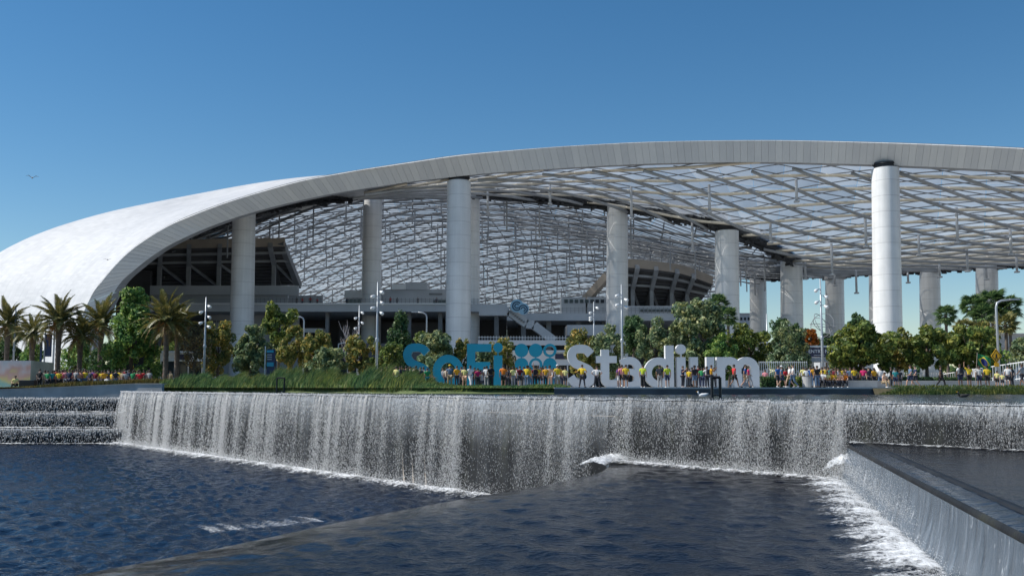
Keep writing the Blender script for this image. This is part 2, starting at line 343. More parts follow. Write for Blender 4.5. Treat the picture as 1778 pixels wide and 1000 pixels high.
# lake water
def strip_grid(Ys, XL, XR, nc, z, amp, sc, seed):
    rng = np.random.default_rng(seed); rows = []
    Ys = np.asarray(Ys)
    XLs = np.array([XL(y) for y in Ys]); XRs = np.array([XR(y) for y in Ys])
    u = np.linspace(0, 1, nc)[None, :]; X = XLs[:, None] * (1 - u) + XRs[:, None] * u; Y = np.repeat(Ys[:, None], nc, 1)
    Z = np.zeros_like(X)
    for k in range(46):
        th = rng.normal(.25, .75) + (math.pi if rng.random() < .1 else 0); wl = sc * rng.uniform(.35, 2.6); a = wl * rng.uniform(.4, 1)
        kx, ky = math.cos(th) * 2 * math.pi / wl, math.sin(th) * 2 * math.pi / wl
        Z += a * np.sin(kx * X + ky * Y + rng.uniform(0, 6.3) + .7 * np.sin(.31 * k * X * .2 + .27 * Y * .3))
    Z *= amp / 4.0
    return np.stack([X, Y, z + Z], -1)
def XLlake(y):
    pts = sorted([(p[1], p[0]) for p in BANK])
    xb = -36.6 if y > 97 else interp(y, pts)
    return max(weirX(y) , -36.2) if y <= 93.8 else -36.2
def bankX(y): return interp(y, sorted([(p[1], p[0]) for p in BANK]))
Ys = np.concatenate([np.linspace(-4, 72, 260), np.linspace(72.2, 99, 90)])
A = strip_grid(Ys, XLlake, lambda y: 130 if y <= 72 else bankX(y) + .6, 220, Z_LAKE, .012, 1.2, 3)
struct(link('lake_water', grid_mesh('lake', A), m_wlake, None, True))
# ---- pool edges
EDGE = sorted([(-6, -16.5), (5, -12.5), (12, -9.6), (16, -8.0), (20.2, -5.75), (24.2, -3.9), (28.7, -1.46), (32.6, .95), (37, 3.0), (40, 3.75), (42.4, 4.05)])
_ep = crom(np.array(EDGE), 120)
def edgeX(y): return float(np.interp(y, _ep[:, 0], _ep[:, 1]))
def lipX(y): return 6.45 + .2207 * (y - 12.6)
LIP_END = 33.2
# lower pool (left)
Ys = np.concatenate([np.linspace(8, 40, 330), np.linspace(40.2, 93, 300)])
A = strip_grid(Ys, lambda y: -16 - y * 1.15, lambda y: min(edgeX(y) + .9, weirX(y) + .3) if y < 42 else weirX(y) + .3, 330, Z_P1, .050, .62, 11)
struct(link('lower_pool_water', grid_mesh('pool1', A), m_wpool, None, True))
# middle pool in front, its far-left rim rolls over an edge
Ys = np.linspace(-5, 42.3, 520)
A = strip_grid(Ys, edgeX, lambda y: (lipX(y) - .34) if y < LIP_END - .4 else weirX(y) + .2, 300, Z_P2, .018, .55, 12)
k = np.clip((A[:, :, 0] - np.array([edgeX(y) for y in Ys])[:, None]) / 2.6, 0, 1); A[:, :, 2] = Z_P2 + (A[:, :, 2] - Z_P2) * k - .10 * (1 - k) ** 2
me = grid_mesh('pool2', A); at = me.attributes.new('calm', 'FLOAT', 'POINT')
k = np.clip((A[:, :, 0] - np.array([edgeX(y) for y in Ys])[:, None]) / 4.5, 0, 1) ** 1.3; at.data.foreach_set('value', (.10 + .90 * k).astype(np.float32).ravel())
struct(link('middle_pool_water', me, m_wpool2, None, True))
mb = MB(); ys = np.linspace(-5, 42.3, 60)
rows = []
for y in ys: rows.append([(edgeX(y) + .01, y, Z_P2 - .10), (edgeX(y) - .10, y, Z_P2 - .18), (edgeX(y) - .16, y, Z_P2 - .4), (edgeX(y) - .25, y, Z_P1 - .6)])
o = link('spill_wall', grid_mesh('spill', rows), m_filmwall, None, True); tag(o, 'curved spill wall where the front pool drains into the lower left pool', 'wall')
# right pool
Ys = np.linspace(-5, LIP_END + .4, 320)
A = strip_grid(Ys, lambda y: lipX(y) + .42, lambda y: weirX(y) + .2, 160, Z_P3, .004, .5, 13)
me = grid_mesh('pool3', A); at = me.attributes.new('calm', 'FLOAT', 'POINT'); at.data.foreach_set('value', np.full(A.shape[0] * A.shape[1], .6, np.float32))
struct(link('right_pool_water', me, m_wpool2, None, True))
# its overflow wall: inner rim, lip, glassy falling film, in one cross-section per step
sw = thing('overflow_wall', 'diagonal overflow wall with a glassy sheet of water at lower right', 'wall', (lipX(LIP_END), LIP_END, Z_P2 - .6))
ys = np.linspace(-5, LIP_END + .35, 90); L0 = sw.location
def prof(f): return np.array([[Vector(q) - L0 for q in f(y)] for y in ys])
obj_m = link('inner_rim', grid_mesh('rim', prof(lambda y: [(lipX(y) + .62, y, Z_P3 - .3), (lipX(y) + .60, y, Z_P3 + .035), (lipX(y) + .46, y, Z_P3 + .035), (lipX(y) + .42, y, Z_P3 - .05)])), m_weir, sw, False)
link('spill_sheet', grid_mesh('sheet', prof(lambda y: [(lipX(y) + .46, y, Z_P3 + .004), (lipX(y) + .25, y, Z_P3 - .03), (lipX(y) + .03, y, Z_P3 - .05), (lipX(y) + .0, y, Z_P3 - .07)])), m_wlake, sw, True)
link('lip', grid_mesh('lip', prof(lambda y: [(lipX(y) + .01, y, Z_P3 - .055), (lipX(y) - .03, y, Z_P3 - .08), (lipX(y) - .05, y, Z_P3 - .15), (lipX(y) - .04, y, Z_P3 - .18)])), m_weir, sw, False)
def fp(y):
    out = []
    for k in np.linspace(0, 1, 10):
        out.append((lipX(y) - .05 - .30 * k ** 1.6 + .035 * math.sin(y * 3.1 + k * 2) * k, y, Z_P3 - .16 - k * (Z_P3 - .16 - Z_P2 + .2)))
    return out
link('water_film', grid_mesh('film', prof(fp)), m_filmwall, sw, True)
o = link('wall_core', grid_mesh('core', prof(lambda y: [(lipX(y) + .6, y, Z_P3 - .35), (lipX(y) + .02, y, Z_P3 - .3), (lipX(y) + .02, y, Z_P2 - .6)])), m_conc_wet, sw)
# ---- main weir (local x along the crest, local -y towards the pools, z = 0 at the crest)
we = thing('weir', 'long diagonal dark stone weir wall behind the curtain of falling water', 'weir', (W0.x, W0.y, Z_LAKE), WROT)
npan = 42; pl = WLEN / npan
for i in range(npan):
    x0, x1 = i * pl + .015, (i + 1) * pl - .015
    obj('stone_panel', MB().box(((x0 + x1) / 2, .36 + .012 * random.random(), -2.75), (x1 - x0, .5, 4.9)), m_weir, we)
obj('wall_backing', MB().box((WLEN / 2, 1.0, -3.2), (WLEN, .6, 5.5)), m_weir, we)
obj('crest_lip', MB().box((WLEN / 2, .42, -.16), (WLEN, .5, .26)), m_conc_wet, we)
for i in range(6):
    if i == 2: continue
    obj('pipe', MB().tube([(WLEN * (.30 + i * .045), .03, -.68), (WLEN * (.30 + i * .045 + .036), .03, -.68)], .018, 6), m_tan, we)
for k, (xx, hh, ln) in enumerate(((49, 1.4, .35), (50, .9, .25), (51.2, 1.1, .3), (17, 1.3, .3), (22.5, 1.0, .22))):
    obj('mineral_stain', MB().add([(xx, .085, -4.6 + hh + .6), (xx + .12, .08, -4.55 + hh * .6), (xx + ln + .1, .085, -5), (xx + ln * .5, .085, -5)], [(0, 3, 2, 1)]), m_tan, we)
# the falling water: sheets that arch out from the crest
def curtain(name, s0, s1, H, out, mat, label, ph, top=.03):
    ns = int((s1 - s0) / .35); ks = np.linspace(0, 1, 26); A = []
    for s in np.linspace(s0, s1, ns):
        row = [(s, .30, top * .4)]
        for k in ks:
            j = .05 * math.sin(s * 1.7 + ph) + .04 * math.sin(s * 4.3 + ph * 2)
            row.append((s, .06 - (out + j) * (k ** .5), top - H * k))
        A.append(row)
    o = link(name, grid_mesh(name, A), mat, None, True); o.location = (W0.x, W0.y, Z_LAKE); o.rotation_euler = (0, 0, WROT)
    return tag(o, label, 'waterfall', None, 'stuff')
sx = lambda X: (X - W0.x) / WDIR.x
s_mid, s_rt = sx(4.05), sx(10.9)
curtain('falling_water_curtain', 0, s_mid, 4.62, .42, m_fall1, 'tall white curtain of water falling into the lower left pool', .3)
curtain('falling_water_veil', 0, s_mid, 4.62, .26, m_fall1, 'inner veil of water close against the tall dark weir wall', 2.1, .0)
curtain('falling_water_strands', s_mid, s_rt + .1, 2.48, .30, m_fall2, 'shorter fall of water strands into the middle front pool', 1.3)
curtain('falling_water_thin_strands', s_rt, WLEN, 1.26, .2, m_fall3, 'low fall of separate water strands into the right pool', 4.3)
# drops: small elongated tetrahedra thrown off the fall
def drops(name, pts, size, label, stretch=2.2):
    n = len(pts); base = np.array([(0, 0, 1.0), (.9, 0, -.5), (-.45, .8, -.5), (-.45, -.8, -.5)])
    sc = size[:, None, None] * np.array([.5, .5, 1.0])[None, None, :] * np.ones((n, 1, 1))
    sc[:, 0, 2] *= RNG.uniform(.6, stretch, n)
    ang = RNG.uniform(0, 6.28, n); ca, sa = np.cos(ang), np.sin(ang)
    V = base[None] * sc; x = V[:, :, 0] * ca[:, None] - V[:, :, 1] * sa[:, None]; y = V[:, :, 0] * sa[:, None] + V[:, :, 1] * ca[:, None]
    V = np.stack([x, y, V[:, :, 2]], -1) + pts[:, None, :]
    F = (np.array([(0, 1, 2), (0, 2, 3), (0, 3, 1), (1, 3, 2)])[None] + 4 * np.arange(n)[:, None, None]).reshape(-1, 3)
    o = link(name, np_mesh(name, V.reshape(-1, 3), F), m_drop); return tag(o, label, 'water drops', None, 'stuff')
def weir_drops(n, s0, s1, H, out, per, seed):
    # drops gathered in strands that open out as they fall; strand strength very uneven
    rg = np.random.default_rng(seed); m = int((s1 - s0) * per); c = rg.uniform(s0, s1, m)
    wt = rg.lognormal(0, .75, m) * (.12 + .88 * np.clip(np.sin(c * .62 + 1.1 * np.sin(c * .23)) * .5 + .5 + .35 * np.sin(c * 2.1), 0, 1.3)); wt /= wt.sum()
    i = rg.choice(m, n, p=wt); k = rg.random(n) ** 1.25; s = c[i] + rg.normal(0, 1, n) * (.04 + .26 * k); s = np.clip(s, s0 - .3, s1 + .3)
    o = (out + rg.normal(0, .03, n) + rg.normal(0, .10, m)[i]) * np.sqrt(k)
    p = np.stack([W0.x + WDIR.x * s + WNRM.x * (o - .06), W0.y + WDIR.y * s + WNRM.y * (o - .06), Z_LAKE + .05 - H * k + rg.normal(0, .02, n)], -1)
    return p, p[:, 1] / 1008 * rg.uniform(.16, .56, n) * (1.15 - .25 * k)
p, s_ = weir_drops(125000, 0, s_mid, 4.65, .5, 9, 1)
drops('falling_drops', p, s_, 'white drops scattered through the tall left fall', 3.0)
p, s_ = weir_drops(40000, s_mid, s_rt + .3, 2.5, .36, 14, 2); drops('falling_drops', p, s_, 'white drops scattered through the middle fall', 3.0)
p, s_ = weir_drops(26000, s_rt, sx(22), 1.27, .26, 22, 3); drops('falling_drops', p, s_, 'white drops scattered through the low right fall', 3.4)
n = 7000; k = RNG.random(n); ang = RNG.uniform(0, 1.9, n); rr = .25 + .75 * np.sqrt(k) + RNG.normal(0, .12, n)     # fall wrapping round the left end of the weir
p = np.stack([W0.x + .6 - rr * np.sin(ang) * 1.0 + RNG.normal(0, .22, n) * k, W0.y - .2 - rr * np.cos(ang) + 1.5 * np.sin(ang), Z_LAKE + .05 - 4.5 * k], -1)
drops('falling_drops', p, p[:, 1] / 1008 * RNG.uniform(.3, .9, n), 'drops spilling round the left end of the weir onto the steps', 2.0)
# foam where water lands
def foam(name, pts, w0, w1, z, label, mat=None, h=.10, n=220):
    C = crom(np.array(pts, float), n); T = np.gradient(C, axis=0); T /= np.linalg.norm(T, axis=1)[:, None]
    Nn = np.stack([T[:, 1], -T[:, 0]], -1); us = np.linspace(0, 1, 14); A = []
    for i in range(n):
        row = []
        wob = 1 + .35 * math.sin(i * .37 + 2 * math.sin(i * .05)) * math.sin(i * .11 + 1) + .25 * RNG.random()
        for u in us:
            o = -w0 + (w0 + w1 * wob) * u; hh = h * max(0, math.sin(math.pi * min(1, u * 1.1))) * (.4 + .6 * RNG.random())
            row.append((C[i, 0] + Nn[i, 0] * o, C[i, 1] + Nn[i, 1] * o, z + .03 + hh))
        A.append(row)
    me = grid_mesh(name, A); at = me.attributes.new('fade', 'FLOAT', 'POINT'); fd = np.array([[min(1, u * 6) * (1 - u) ** .8 * (.75 + .5 * math.sin(i * .23) * math.sin(i * .071)) for u in us] for i in range(n)], dtype=np.float32)
    fd *= np.interp(np.arange(n), np.linspace(0, n, max(6, n // 7)), RNG.uniform(.35, 1.25, max(6, n // 7)))[:, None].astype(np.float32) / np.maximum((.75 + .5 * np.sin(np.arange(n) * .23) * np.sin(np.arange(n) * .071))[:, None], .3).astype(np.float32); at.data.foreach_set('value', fd.ravel())
    o = link(name, me, mat or m_foam, None, True); return tag(o, label, 'foam', None, 'stuff')
def off(X, k): return (X + WNRM.x * k, weirY(X) + WNRM.y * k)
foam('foam', [off(x, .45) for x in np.linspace(-36, -.5, 14)], .35, 1.35, Z_P1 + .04, 'white foam line under the tall left fall', None, .22, 420)
foam('foam', [off(x, .28) for x in np.linspace(4.0, 11.0, 8)], .2, .75, Z_P2, 'white foam line under the middle fall', None, .10, 260)
foam('foam', [off(x, .2) for x in np.linspace(11.2, 24, 8)], .12, .28, Z_P3, 'thin foam line under the low right fall', None, .05, 200)
foam('foam', [(lipX(y) - .30, y) for y in np.linspace(33.3, 2, 24)], .12, 1.15, Z_P2, 'broad foam streak under the diagonal overflow wall', None, .10, 420)
foam('foam', [(-7.6, 39.4), (-8.8, 38.3), (-10.0, 37.3), (-11.0, 36.6)], 1.0, 1.7, Z_P1 + .06, 'patch of foam beside the spill wall in the lower pool', m_foam_thin, .10, 120)

foam('foam', [(4.6, 42.2), (3.9, 41.2), (3.3, 39.6), (3.0, 38.2)], .55, .55, Z_P2 + .05, 'burst of foam where the rim of the front pool meets the weir', None, .28, 60)
foam('foam', [(11.2, 33.6), (10.6, 32.8), (10.2, 31.6)], .5, .5, Z_P2 + .4, 'splash of foam at the head of the overflow wall', None, .5, 50)
def splash(pts, n, sp, zr, sc, label):
    C = crom(np.array(pts, float), n); C = C[RNG.permutation(n)]
    p = np.stack([C[:, 0] + RNG.normal(0, sp, n), C[:, 1] + RNG.normal(0, sp, n), C[:, 2] + np.abs(RNG.normal(0, zr, n))], -1)
    drops('splash_drops', p, p[:, 1] / 1008 * RNG.uniform(.3, 1.0, n) * sc, label, 1.3)
splash([(*off(x, .55), Z_P1) for x in np.linspace(-36, 0, 12)], 16000, .26, .30, .75, 'spray rising along the foot of the tall fall')
splash([(*off(x, .32), Z_P2) for x in np.linspace(4, 11, 8)], 9000, .15, .18, .7, 'spray rising along the foot of the middle fall')
splash([(lipX(y) - .5, y, Z_P2) for y in np.linspace(33, 12, 12)], 7000, .16, .12, .9, 'spray rising along the foot of the overflow wall')
splash([(lipX(y) - .28, y, Z_P2 + .35) for y in np.linspace(33, 20, 12)], 3800, .10, .28, .75, 'bright drops in front of the glassy sheet')
splash([(lipX(33.4) - .25, 33.6, z_) for z_ in np.linspace(Z_P3 + .05, Z_P2, 8)], 2600, .17, .08, .8, 'water spilling round the far corner of the overflow wall')
splash([(*off(x, .08), Z_LAKE + .02) for x in np.linspace(-36, 22, 20)], 9000, .10, .05, .8, 'sparkle of drops along the weir crest')
# ---- stepped cascade at the left
cs = thing('stepped_cascade', 'three-step concrete cascade running with water at left', 'cascade', (-36, 92, Z_P1 - .5))
L0 = cs.location; zs = [Z_P1, Z_P1 + 1.36, Z_P1 + 2.72, Z_BAS]; yd = [92, 94, 96]; xr = [-31.2, -32.6, -34.4]
for i in range(3):
    for j in range(8):
        x1 = xr[i] - j * 14; x0 = x1 - 13.97
        yb = 99 if i == 2 else yd[i] + 2.4
        obj('step_block', MB().box(((x0 + x1) / 2 - L0.x, (yd[i] + yb) / 2 - L0.y, (zs[i] - .6 + zs[i + 1]) / 2 - L0.z), (13.97, yb - yd[i], zs[i + 1] - zs[i] + .6)), m_weir, cs)
    A = strip_grid(np.linspace(yd[i] - .02, 99 if i == 2 else yd[i] + 1.85, 24), lambda y: -140, lambda y: xr[i], 500, zs[i + 1] + .03, .02, .5, 20 + i)
    struct(link('step_water', grid_mesh('sw', A), m_wlake, None, True))
    A = [[(x, -.06 - .22 * math.sqrt(k) + .03 * math.sin(x * 2.1 + i), .05 - 1.38 * k) for k in np.linspace(0, 1, 10)] for x in np.linspace(-104, xr[i] + 36 + .1, 420)]
    o = link('step_fall', grid_mesh('sf', A), m_fallstep, None, True); o.location = (-36, yd[i], zs[i + 1])
    tag(o, ['lowest', 'middle', 'topmost'][i] + ' row of water falling down the stepped cascade', 'waterfall', None, 'stuff')
    foam('foam', [(x, yd[i] - .45) for x in np.linspace(-100, xr[i], 6)], .3, .25, zs[i] + .04, 'foam line at the foot of the ' + ['lowest', 'middle', 'topmost'][i] + ' cascade step', None, .12, 400)
    n = 4500; x = RNG.uniform(-62, xr[i] + .3, n); k = RNG.random(n) ** 1.7
    drops('falling_drops', np.stack([x, yd[i] - .15 - .2 * np.sqrt(k), zs[i + 1] + .05 - 1.35 * k], -1), .09 * RNG.uniform(.35, 1, n), 'drops on the ' + ['lowest', 'middle', 'topmost'][i] + ' cascade step')
# ------------------------------------------------------------------ stadium: roof shell, fascia, canopy structure, columns, stands
ST_ = thing('stadium', 'huge white stadium under a sweeping arched roof with film canopy and tall pale columns', 'stadium', (0, 190, 0))
OFF = Vector(ST_.location)
def sp(name, mb, mat, parent=None, sm=False):        # a part given in world coordinates
    par = parent or ST_
    base = OFF if par is ST_ or par.parent is ST_ else OFF
    mb.v = [(v[0] - base[0], v[1] - base[1], v[2] - base[2]) for v in mb.v]
    return obj(name, mb, mat, par, sm)
FU = [(106, 684, 156), (125, 600, 157), (151, 529, 158.5), (179, 486, 159), (216, 445, 160), (252, 417, 161), (294, 392, 162), (336, 374, 163), (392, 353, 165), (464, 331, 167),
      (528, 314, 168), (592, 302, 169.5), (640, 294, 170.5), (720, 282, 171), (800, 270.5, 171.5), (900, 261, 171), (995, 254, 169), (1140, 247, 164.5),
      (1330, 244.5, 157.5), (1501, 248, 150.5), (1646, 253, 145.5), (1778, 259, 141.5), (1950, 270, 136), (2250, 296, 128)]
FL = [(146, 684, 158), (163, 600, 159), (174, 560, 159.6), (204, 498, 160.5), (238, 465, 161.5), (280, 434, 163), (322, 412, 164), (364, 394, 166), (406, 379, 167.5), (442, 368, 168.5), (496, 354, 170),
      (560, 340, 171), (605, 332, 172), (672, 322, 173), (720, 315, 173.5), (784, 308, 174), (850, 301, 173.5), (937, 295, 172), (1053, 288, 169), (1169, 283.5, 165),
      (1330, 282, 159), (1472, 285, 153.5), (1588, 289, 149.5), (1778, 298, 143.5), (1950, 309, 138), (2250, 336, 130)]
LEAN = [(106, 40), (125, 38), (151, 45), (179, 42), (252, 38), (392, 30), (592, 18), (720, 13), (1000, 8), (1330, 0), (1646, -6), (2250, -15)]
def spl(tab):
    A = crom(np.array(tab, float), 600); return A
_FU, _FL = spl(FU), spl(FL)
def fU(x): return P(x, np.interp(x, _FU[:, 0], _FU[:, 1]), np.interp(x, _FU[:, 0], _FU[:, 2]))
def fL(x): return P(x, np.interp(x, _FL[:, 0], _FL[:, 1]), np.interp(x, _FL[:, 0], _FL[:, 2]))
# white shell: control net from the edge of the fascia back over the ridge and down behind
tx = [107, 125, 151, 179, 252, 336, 450, 592, 720]
R0 = [fU(x) for x in tx]
R1 = [P(*q) for q in ((10, 684, 183), (28, 605, 186), (48, 538, 190), (78, 482, 194), (150, 421, 198), (240, 380.5, 198), (370, 346, 194), (525, 312.5, 186), (690, 292, 180))]
R2 = [P(*q) for q in ((-165, 684, 232), (-135, 612, 235), (-105, 548, 238), (-70, 492, 242), (18, 428, 246), (140, 384.5, 243), (300, 349.5, 234), (480, 318.5, 205), (670, 304, 190))]
R3 = [P(*q) for q in ((-330, 690, 290), (-300, 660, 292), (-270, 630, 294), (-220, 600, 296), (-110, 545, 296), (50, 490, 290), (250, 435, 270), (450, 385, 236), (655, 335, 205))]
net = np.array([[list(p) for p in r] for r in (R0, R1, R2, R3)])
net[0, :, 1] += .05
A = crom(net, 40); A = np.stack([crom(A[i], 90) for i in range(40)])
A -= np.array(OFF)
me = grid_mesh('shell', A); at = me.attributes.new('panel', 'FLOAT_VECTOR', 'POINT'); uu = np.zeros((40, 90, 3), np.float32); uu[:, :, 0] = np.linspace(0, 1, 90)[None, :]; uu[:, :, 1] = np.linspace(0, 1, 40)[:, None]; at.data.foreach_set('vector', uu.ravel())
shell = link('roof_shell', me, m_skin_roof, ST_, True); shell['label'] = 'bright white tiled roof skin sweeping down to the ground at left'
# fascia: separate leaning panels with open joints
xs = [108.0]
while xs[-1] < 2200:
    x = xs[-1]; xs.append(x + (5 if x < 170 else 7 if x < 260 else 9.5 if x < 450 else 11 if x < 700 else 12.3))
back = MB()
for a, b in zip(xs[:-1], xs[1:]):
    g = .28
    ua, ub = fU(a + g * .5), fU(b - g * .5); la, lb = fL(a + interp(a, LEAN) + g * .5), fL(b + interp(b, LEAN) - g * .5)
    n = (ub - ua).cross(la - ua).normalized()
    if n.y > 0: n = -n
    sp('fascia_panel', MB().slab([ua, ub, lb, la], -n * .25), m_fascia, shell)
    UA, UB, LA, LB = fU(a), fU(b), fL(a + interp(a, LEAN)), fL(b + interp(b, LEAN))
    d = -n * .4; back.quad(UA + d, UB + d, LB + d, LA + d)
    back.quad(LA + d, LB + d, LB + Vector((0, 3.5, .5)), LA + Vector((0, 3.5, .5)))
    if a > 560: back.quad(UA + d, UB + d, UB + Vector((0, 4, .1)), UA + Vector((0, 4, .1)))
sp('fascia_backing', back, m_midgrey, shell)
# ---- height of the roof film over the plan: thin plate spline through measured points
RING = [P(*q) for q in ((250, 430, 196), (400, 374, 202), (470, 355, 206), (560, 341, 210), (645, 333, 211), (740, 328, 207), (830, 331, 202), (950, 341, 198), (1072, 353, 195), (1170, 370, 190), (1262, 394, 186), (1330, 425, 193), (1375, 449, 204), (1368, 463, 225), (1318, 476, 250))]
FAR = [P(*q) for q in ((1318, 476, 250), (1385, 471, 242), (1450, 468, 235), (1530, 464, 228), (1616, 459, 222), (1715, 453, 215), (1800, 449, 209), (1950, 440, 199), (2150, 425, 186), (2400, 400, 170))]
CP = [p for p in RING[::2]] + [p for p in FAR[::2]] + [fL(x) + Vector((0, 3, 1.2)) for x in (450, 640, 850, 1053, 1330, 1540, 1778, 2100)]
CP += [Vector(q) for q in ((-100, 250, 31), (-50, 260, 41), (0, 260, 42), (50, 260, 33), (-105, 320, 27), (-50, 320, 38), (0, 320, 38), (60, 320, 30), (-100, 430, 19), (0, 430, 24), (70, 430, 20))]
C2 = np.array([[p.x, p.y] for p in CP]); Cz = np.array([p.z for p in CP])
def Uf(r2): return np.where(r2 > 1e-9, r2 * np.log(np.maximum(r2, 1e-9)), 0)
n_ = len(C2); K = Uf(((C2[:, None] - C2[None]) ** 2).sum(-1)) + np.eye(n_) * 40; Pm = np.c_[np.ones(n_), C2]
sol = np.linalg.solve(np.r_[np.c_[K, Pm], np.c_[Pm.T, np.zeros((3, 3))]], np.r_[Cz, np.zeros(3)])
def roofz(x, y):
    u = Uf((C2[:, 0] - x) ** 2 + (C2[:, 1] - y) ** 2); return float(u @ sol[:n_] + sol[n_] + sol[n_ + 1] * x + sol[n_ + 2] * y)
def poly_of(pts): return [(p.x, p.y) for p in pts]
def inside(x, y, poly):
    c = False; j = len(poly) - 1
    for i in range(len(poly)):
        xi, yi = poly[i]; xj, yj = poly[j]
        if (yi > y) != (yj > y) and x < (xj - xi) * (y - yi) / (yj - yi) + xi: c = not c
        j = i
    return c
ringc = crom(np.array([list(p) for p in RING]), 90); farc = crom(np.array([list(p) for p in FAR]), 60)
front = [fL(x) + Vector((0, 1.6, .6)) for x in np.linspace(600, 2240, 60)]
polyA = [(p.x, p.y) for p in front] + [(p[0], p[1]) for p in farc[::-1]] + [(p[0], p[1]) for p in ringc[::-1] if p[0] > -30]
polyB = [(p[0], p[1]) for p in ringc[8:]] + [(66, 425), (-84, 425), (-84, 225), (-76, 212)]
def runs(poly, a, b, step=3.0):
    a = Vector((a[0], a[1])); b = Vector((b[0], b[1])); n = int((b - a).length / step); out = []; cur = []
    for i in range(n + 1):
        p = a.lerp(b, i / n)
        if inside(p.x, p.y, poly): cur.append((p.x, p.y))
        else:
            if len(cur) > 2: out.append(cur)
            cur = []
    if len(cur) > 2: out.append(cur)
    return out
# canopy over the plaza (right) and over the bowl (left): each tube its own part
canopy = sp('ring_beam', (lambda m: (m.tube([(p[0], p[1], p[2] - .2) for p in ringc], 1.15, 8), m.tube([(p[0], p[1] - .6, p[2] - 1.5) for p in ringc], .3, 6), m.tube([tuple(p) for p in farc], 1.0, 8), m.tube([(p[0], p[1] - .5, p[2] - 1.5) for p in farc], .4, 6)) and m)(MB()), m_dark, None, True)
mb = MB()
for C in (ringc, farc):              # catwalk clutter, fixtures and brackets along the beam
    for i in range(1400):
        k = random.random() * (len(C) - 1); i0 = int(k); p = Vector(C[i0]).lerp(Vector(C[min(i0 + 1, len(C) - 1)]), k - i0)
        s = random.uniform(.12, .5); mb.box((p.x + random.uniform(-.5, .5), p.y - random.uniform(.5, 1.5), p.z + random.uniform(-2.1, .9)), (s * random.uniform(.6, 2.5), s, s * random.uniform(.5, 1.4)))
o = sp('catwalk_fittings', mb, m_dark, canopy); o['kind'] = 'stuff'
for C, st in ((ringc, 4), (farc, 4)):          # gutter plates standing on the beam
    for i in range(8 if C is ringc else 0, len(C) - st, st):
        a = Vector(C[i]); b = Vector(C[i + st]); a2 = a.lerp(b, .06); b2 = a.lerp(b, .94)
        h = 1.7; t_ = Vector((0, 0, h)); u = Vector((0, 0, .9))
        sp('gutter_plate', MB().slab([a2 + u, b2 + u, b2 + u + t_, a2 + u + t_], (0, .2, 0)), m_midgrey, canopy)
def rt(r, dz, rad, mat, name, n=6):
    pts = [(x, y, roofz(x, y) + dz) for x, y in r[::2] + ([r[-1]] if len(r) % 2 == 0 else [])]
    return sp(name, MB().tube(pts, rad, n), mat, canopy, True)
for k in range(-8, 46):                       # cream tubes, plaza canopy
    c = 112 + k * 5.4
    for r in runs(polyA, (-40, c + .52 * 60), (150, c - .52 * 130)): rt(r, -1.0, .27, m_cream, 'cream_tube')
for k in range(-24, 40):                      # grey tubes the other way
    c = 112 + k * 6.0
    for r in runs(polyA, (-40, c - .38 * 40), (150, c + .38 * 150)): rt(r, -1.75, .27, m_midgrey, 'grey_tube')
for k in range(60):                           # struts hanging at crossings
    x = -5 + (k % 10) * 13 + random.uniform(-1, 1); y = 150 + (k // 10) * 15 + (k % 2) * 7
    if inside(x, y, polyA) and inside(x, y - 6, polyA):
        z = roofz(x, y); h = random.choice((4.2, 5.2, 6.4)); sp('hanging_strut', MB().tube([(x, y, z - .6), (x, y, z - h)], .24, 8).box((x, y, z - h - .1), (.8, .8, .3)), m_whitegrey, canopy, True)
mb = MB()
for k in range(-20, 70):                      # fine cables and film clamps
    c = 118 + k * 3.6
    for r in runs(polyA, (-40, c + .9 * 60), (150, c - .9 * 130), 6): mb.tube([(x, y, roofz(x, y) - .35) for x, y in r], .09, 4, False)
for k in range(40):
    c = 130 + k * 3.2
    for r in runs(polyA, (-40, c), (150, c), 6): mb.tube([(x, y, roofz(x, y) - .2) for x, y in r], .09, 4, False)
o = sp('film_clamps', mb, m_grey, canopy); o['kind'] = 'stuff'
# bowl roof
for k in range(-38, 38):
    c = 300 + k * 10.5
    for r in runs(polyB, (-110, c + 1.25 * 110), (70, c - 1.25 * 70)):
        rt(r, -1.6, .30, m_grey, 'bowl_roof_truss'); rt(r, -3.0, .12, m_midgrey, 'bowl_roof_cable', 5)
for k in range(0, 24):
    c = 188 + k * 9.8
    for r in runs(polyB, (-110, c - .07 * 110), (70, c + .07 * 70), 5): rt(r, -.9, .18, m_grey, 'bowl_roof_purlin', 5)
mb = MB()
for k in range(0, 84):
    c = 186 + k * 2.9
    for r in runs(polyB, (-110, c - .07 * 110), (70, c + .07 * 70), 6): mb.tube([(x, y, roofz(x, y) - .3) for x, y in r], .10, 4, False)
for k in range(-14, 34):
    for r in runs(polyB, (-110 + k * 6, 180), (-80 + k * 6, 430), 8): mb.tube([(x, y, roofz(x, y) - .4) for x, y in r], .13, 4, False)
o = sp('film_clamps', mb, m_grey, canopy); o['kind'] = 'stuff'
for k in range(260):
    x = -82 + (k % 20) * 7.5 + random.uniform(-3, 3); y = 205 + (k // 20) * 15 + random.uniform(-5, 5)
    if inside(x, y, polyB):
        z = roofz(x, y); sp('hanging_strut', MB().tube([(x, y, z - .3), (x, y, z - random.uniform(4, 9))], .17, 5), m_midgrey, canopy)
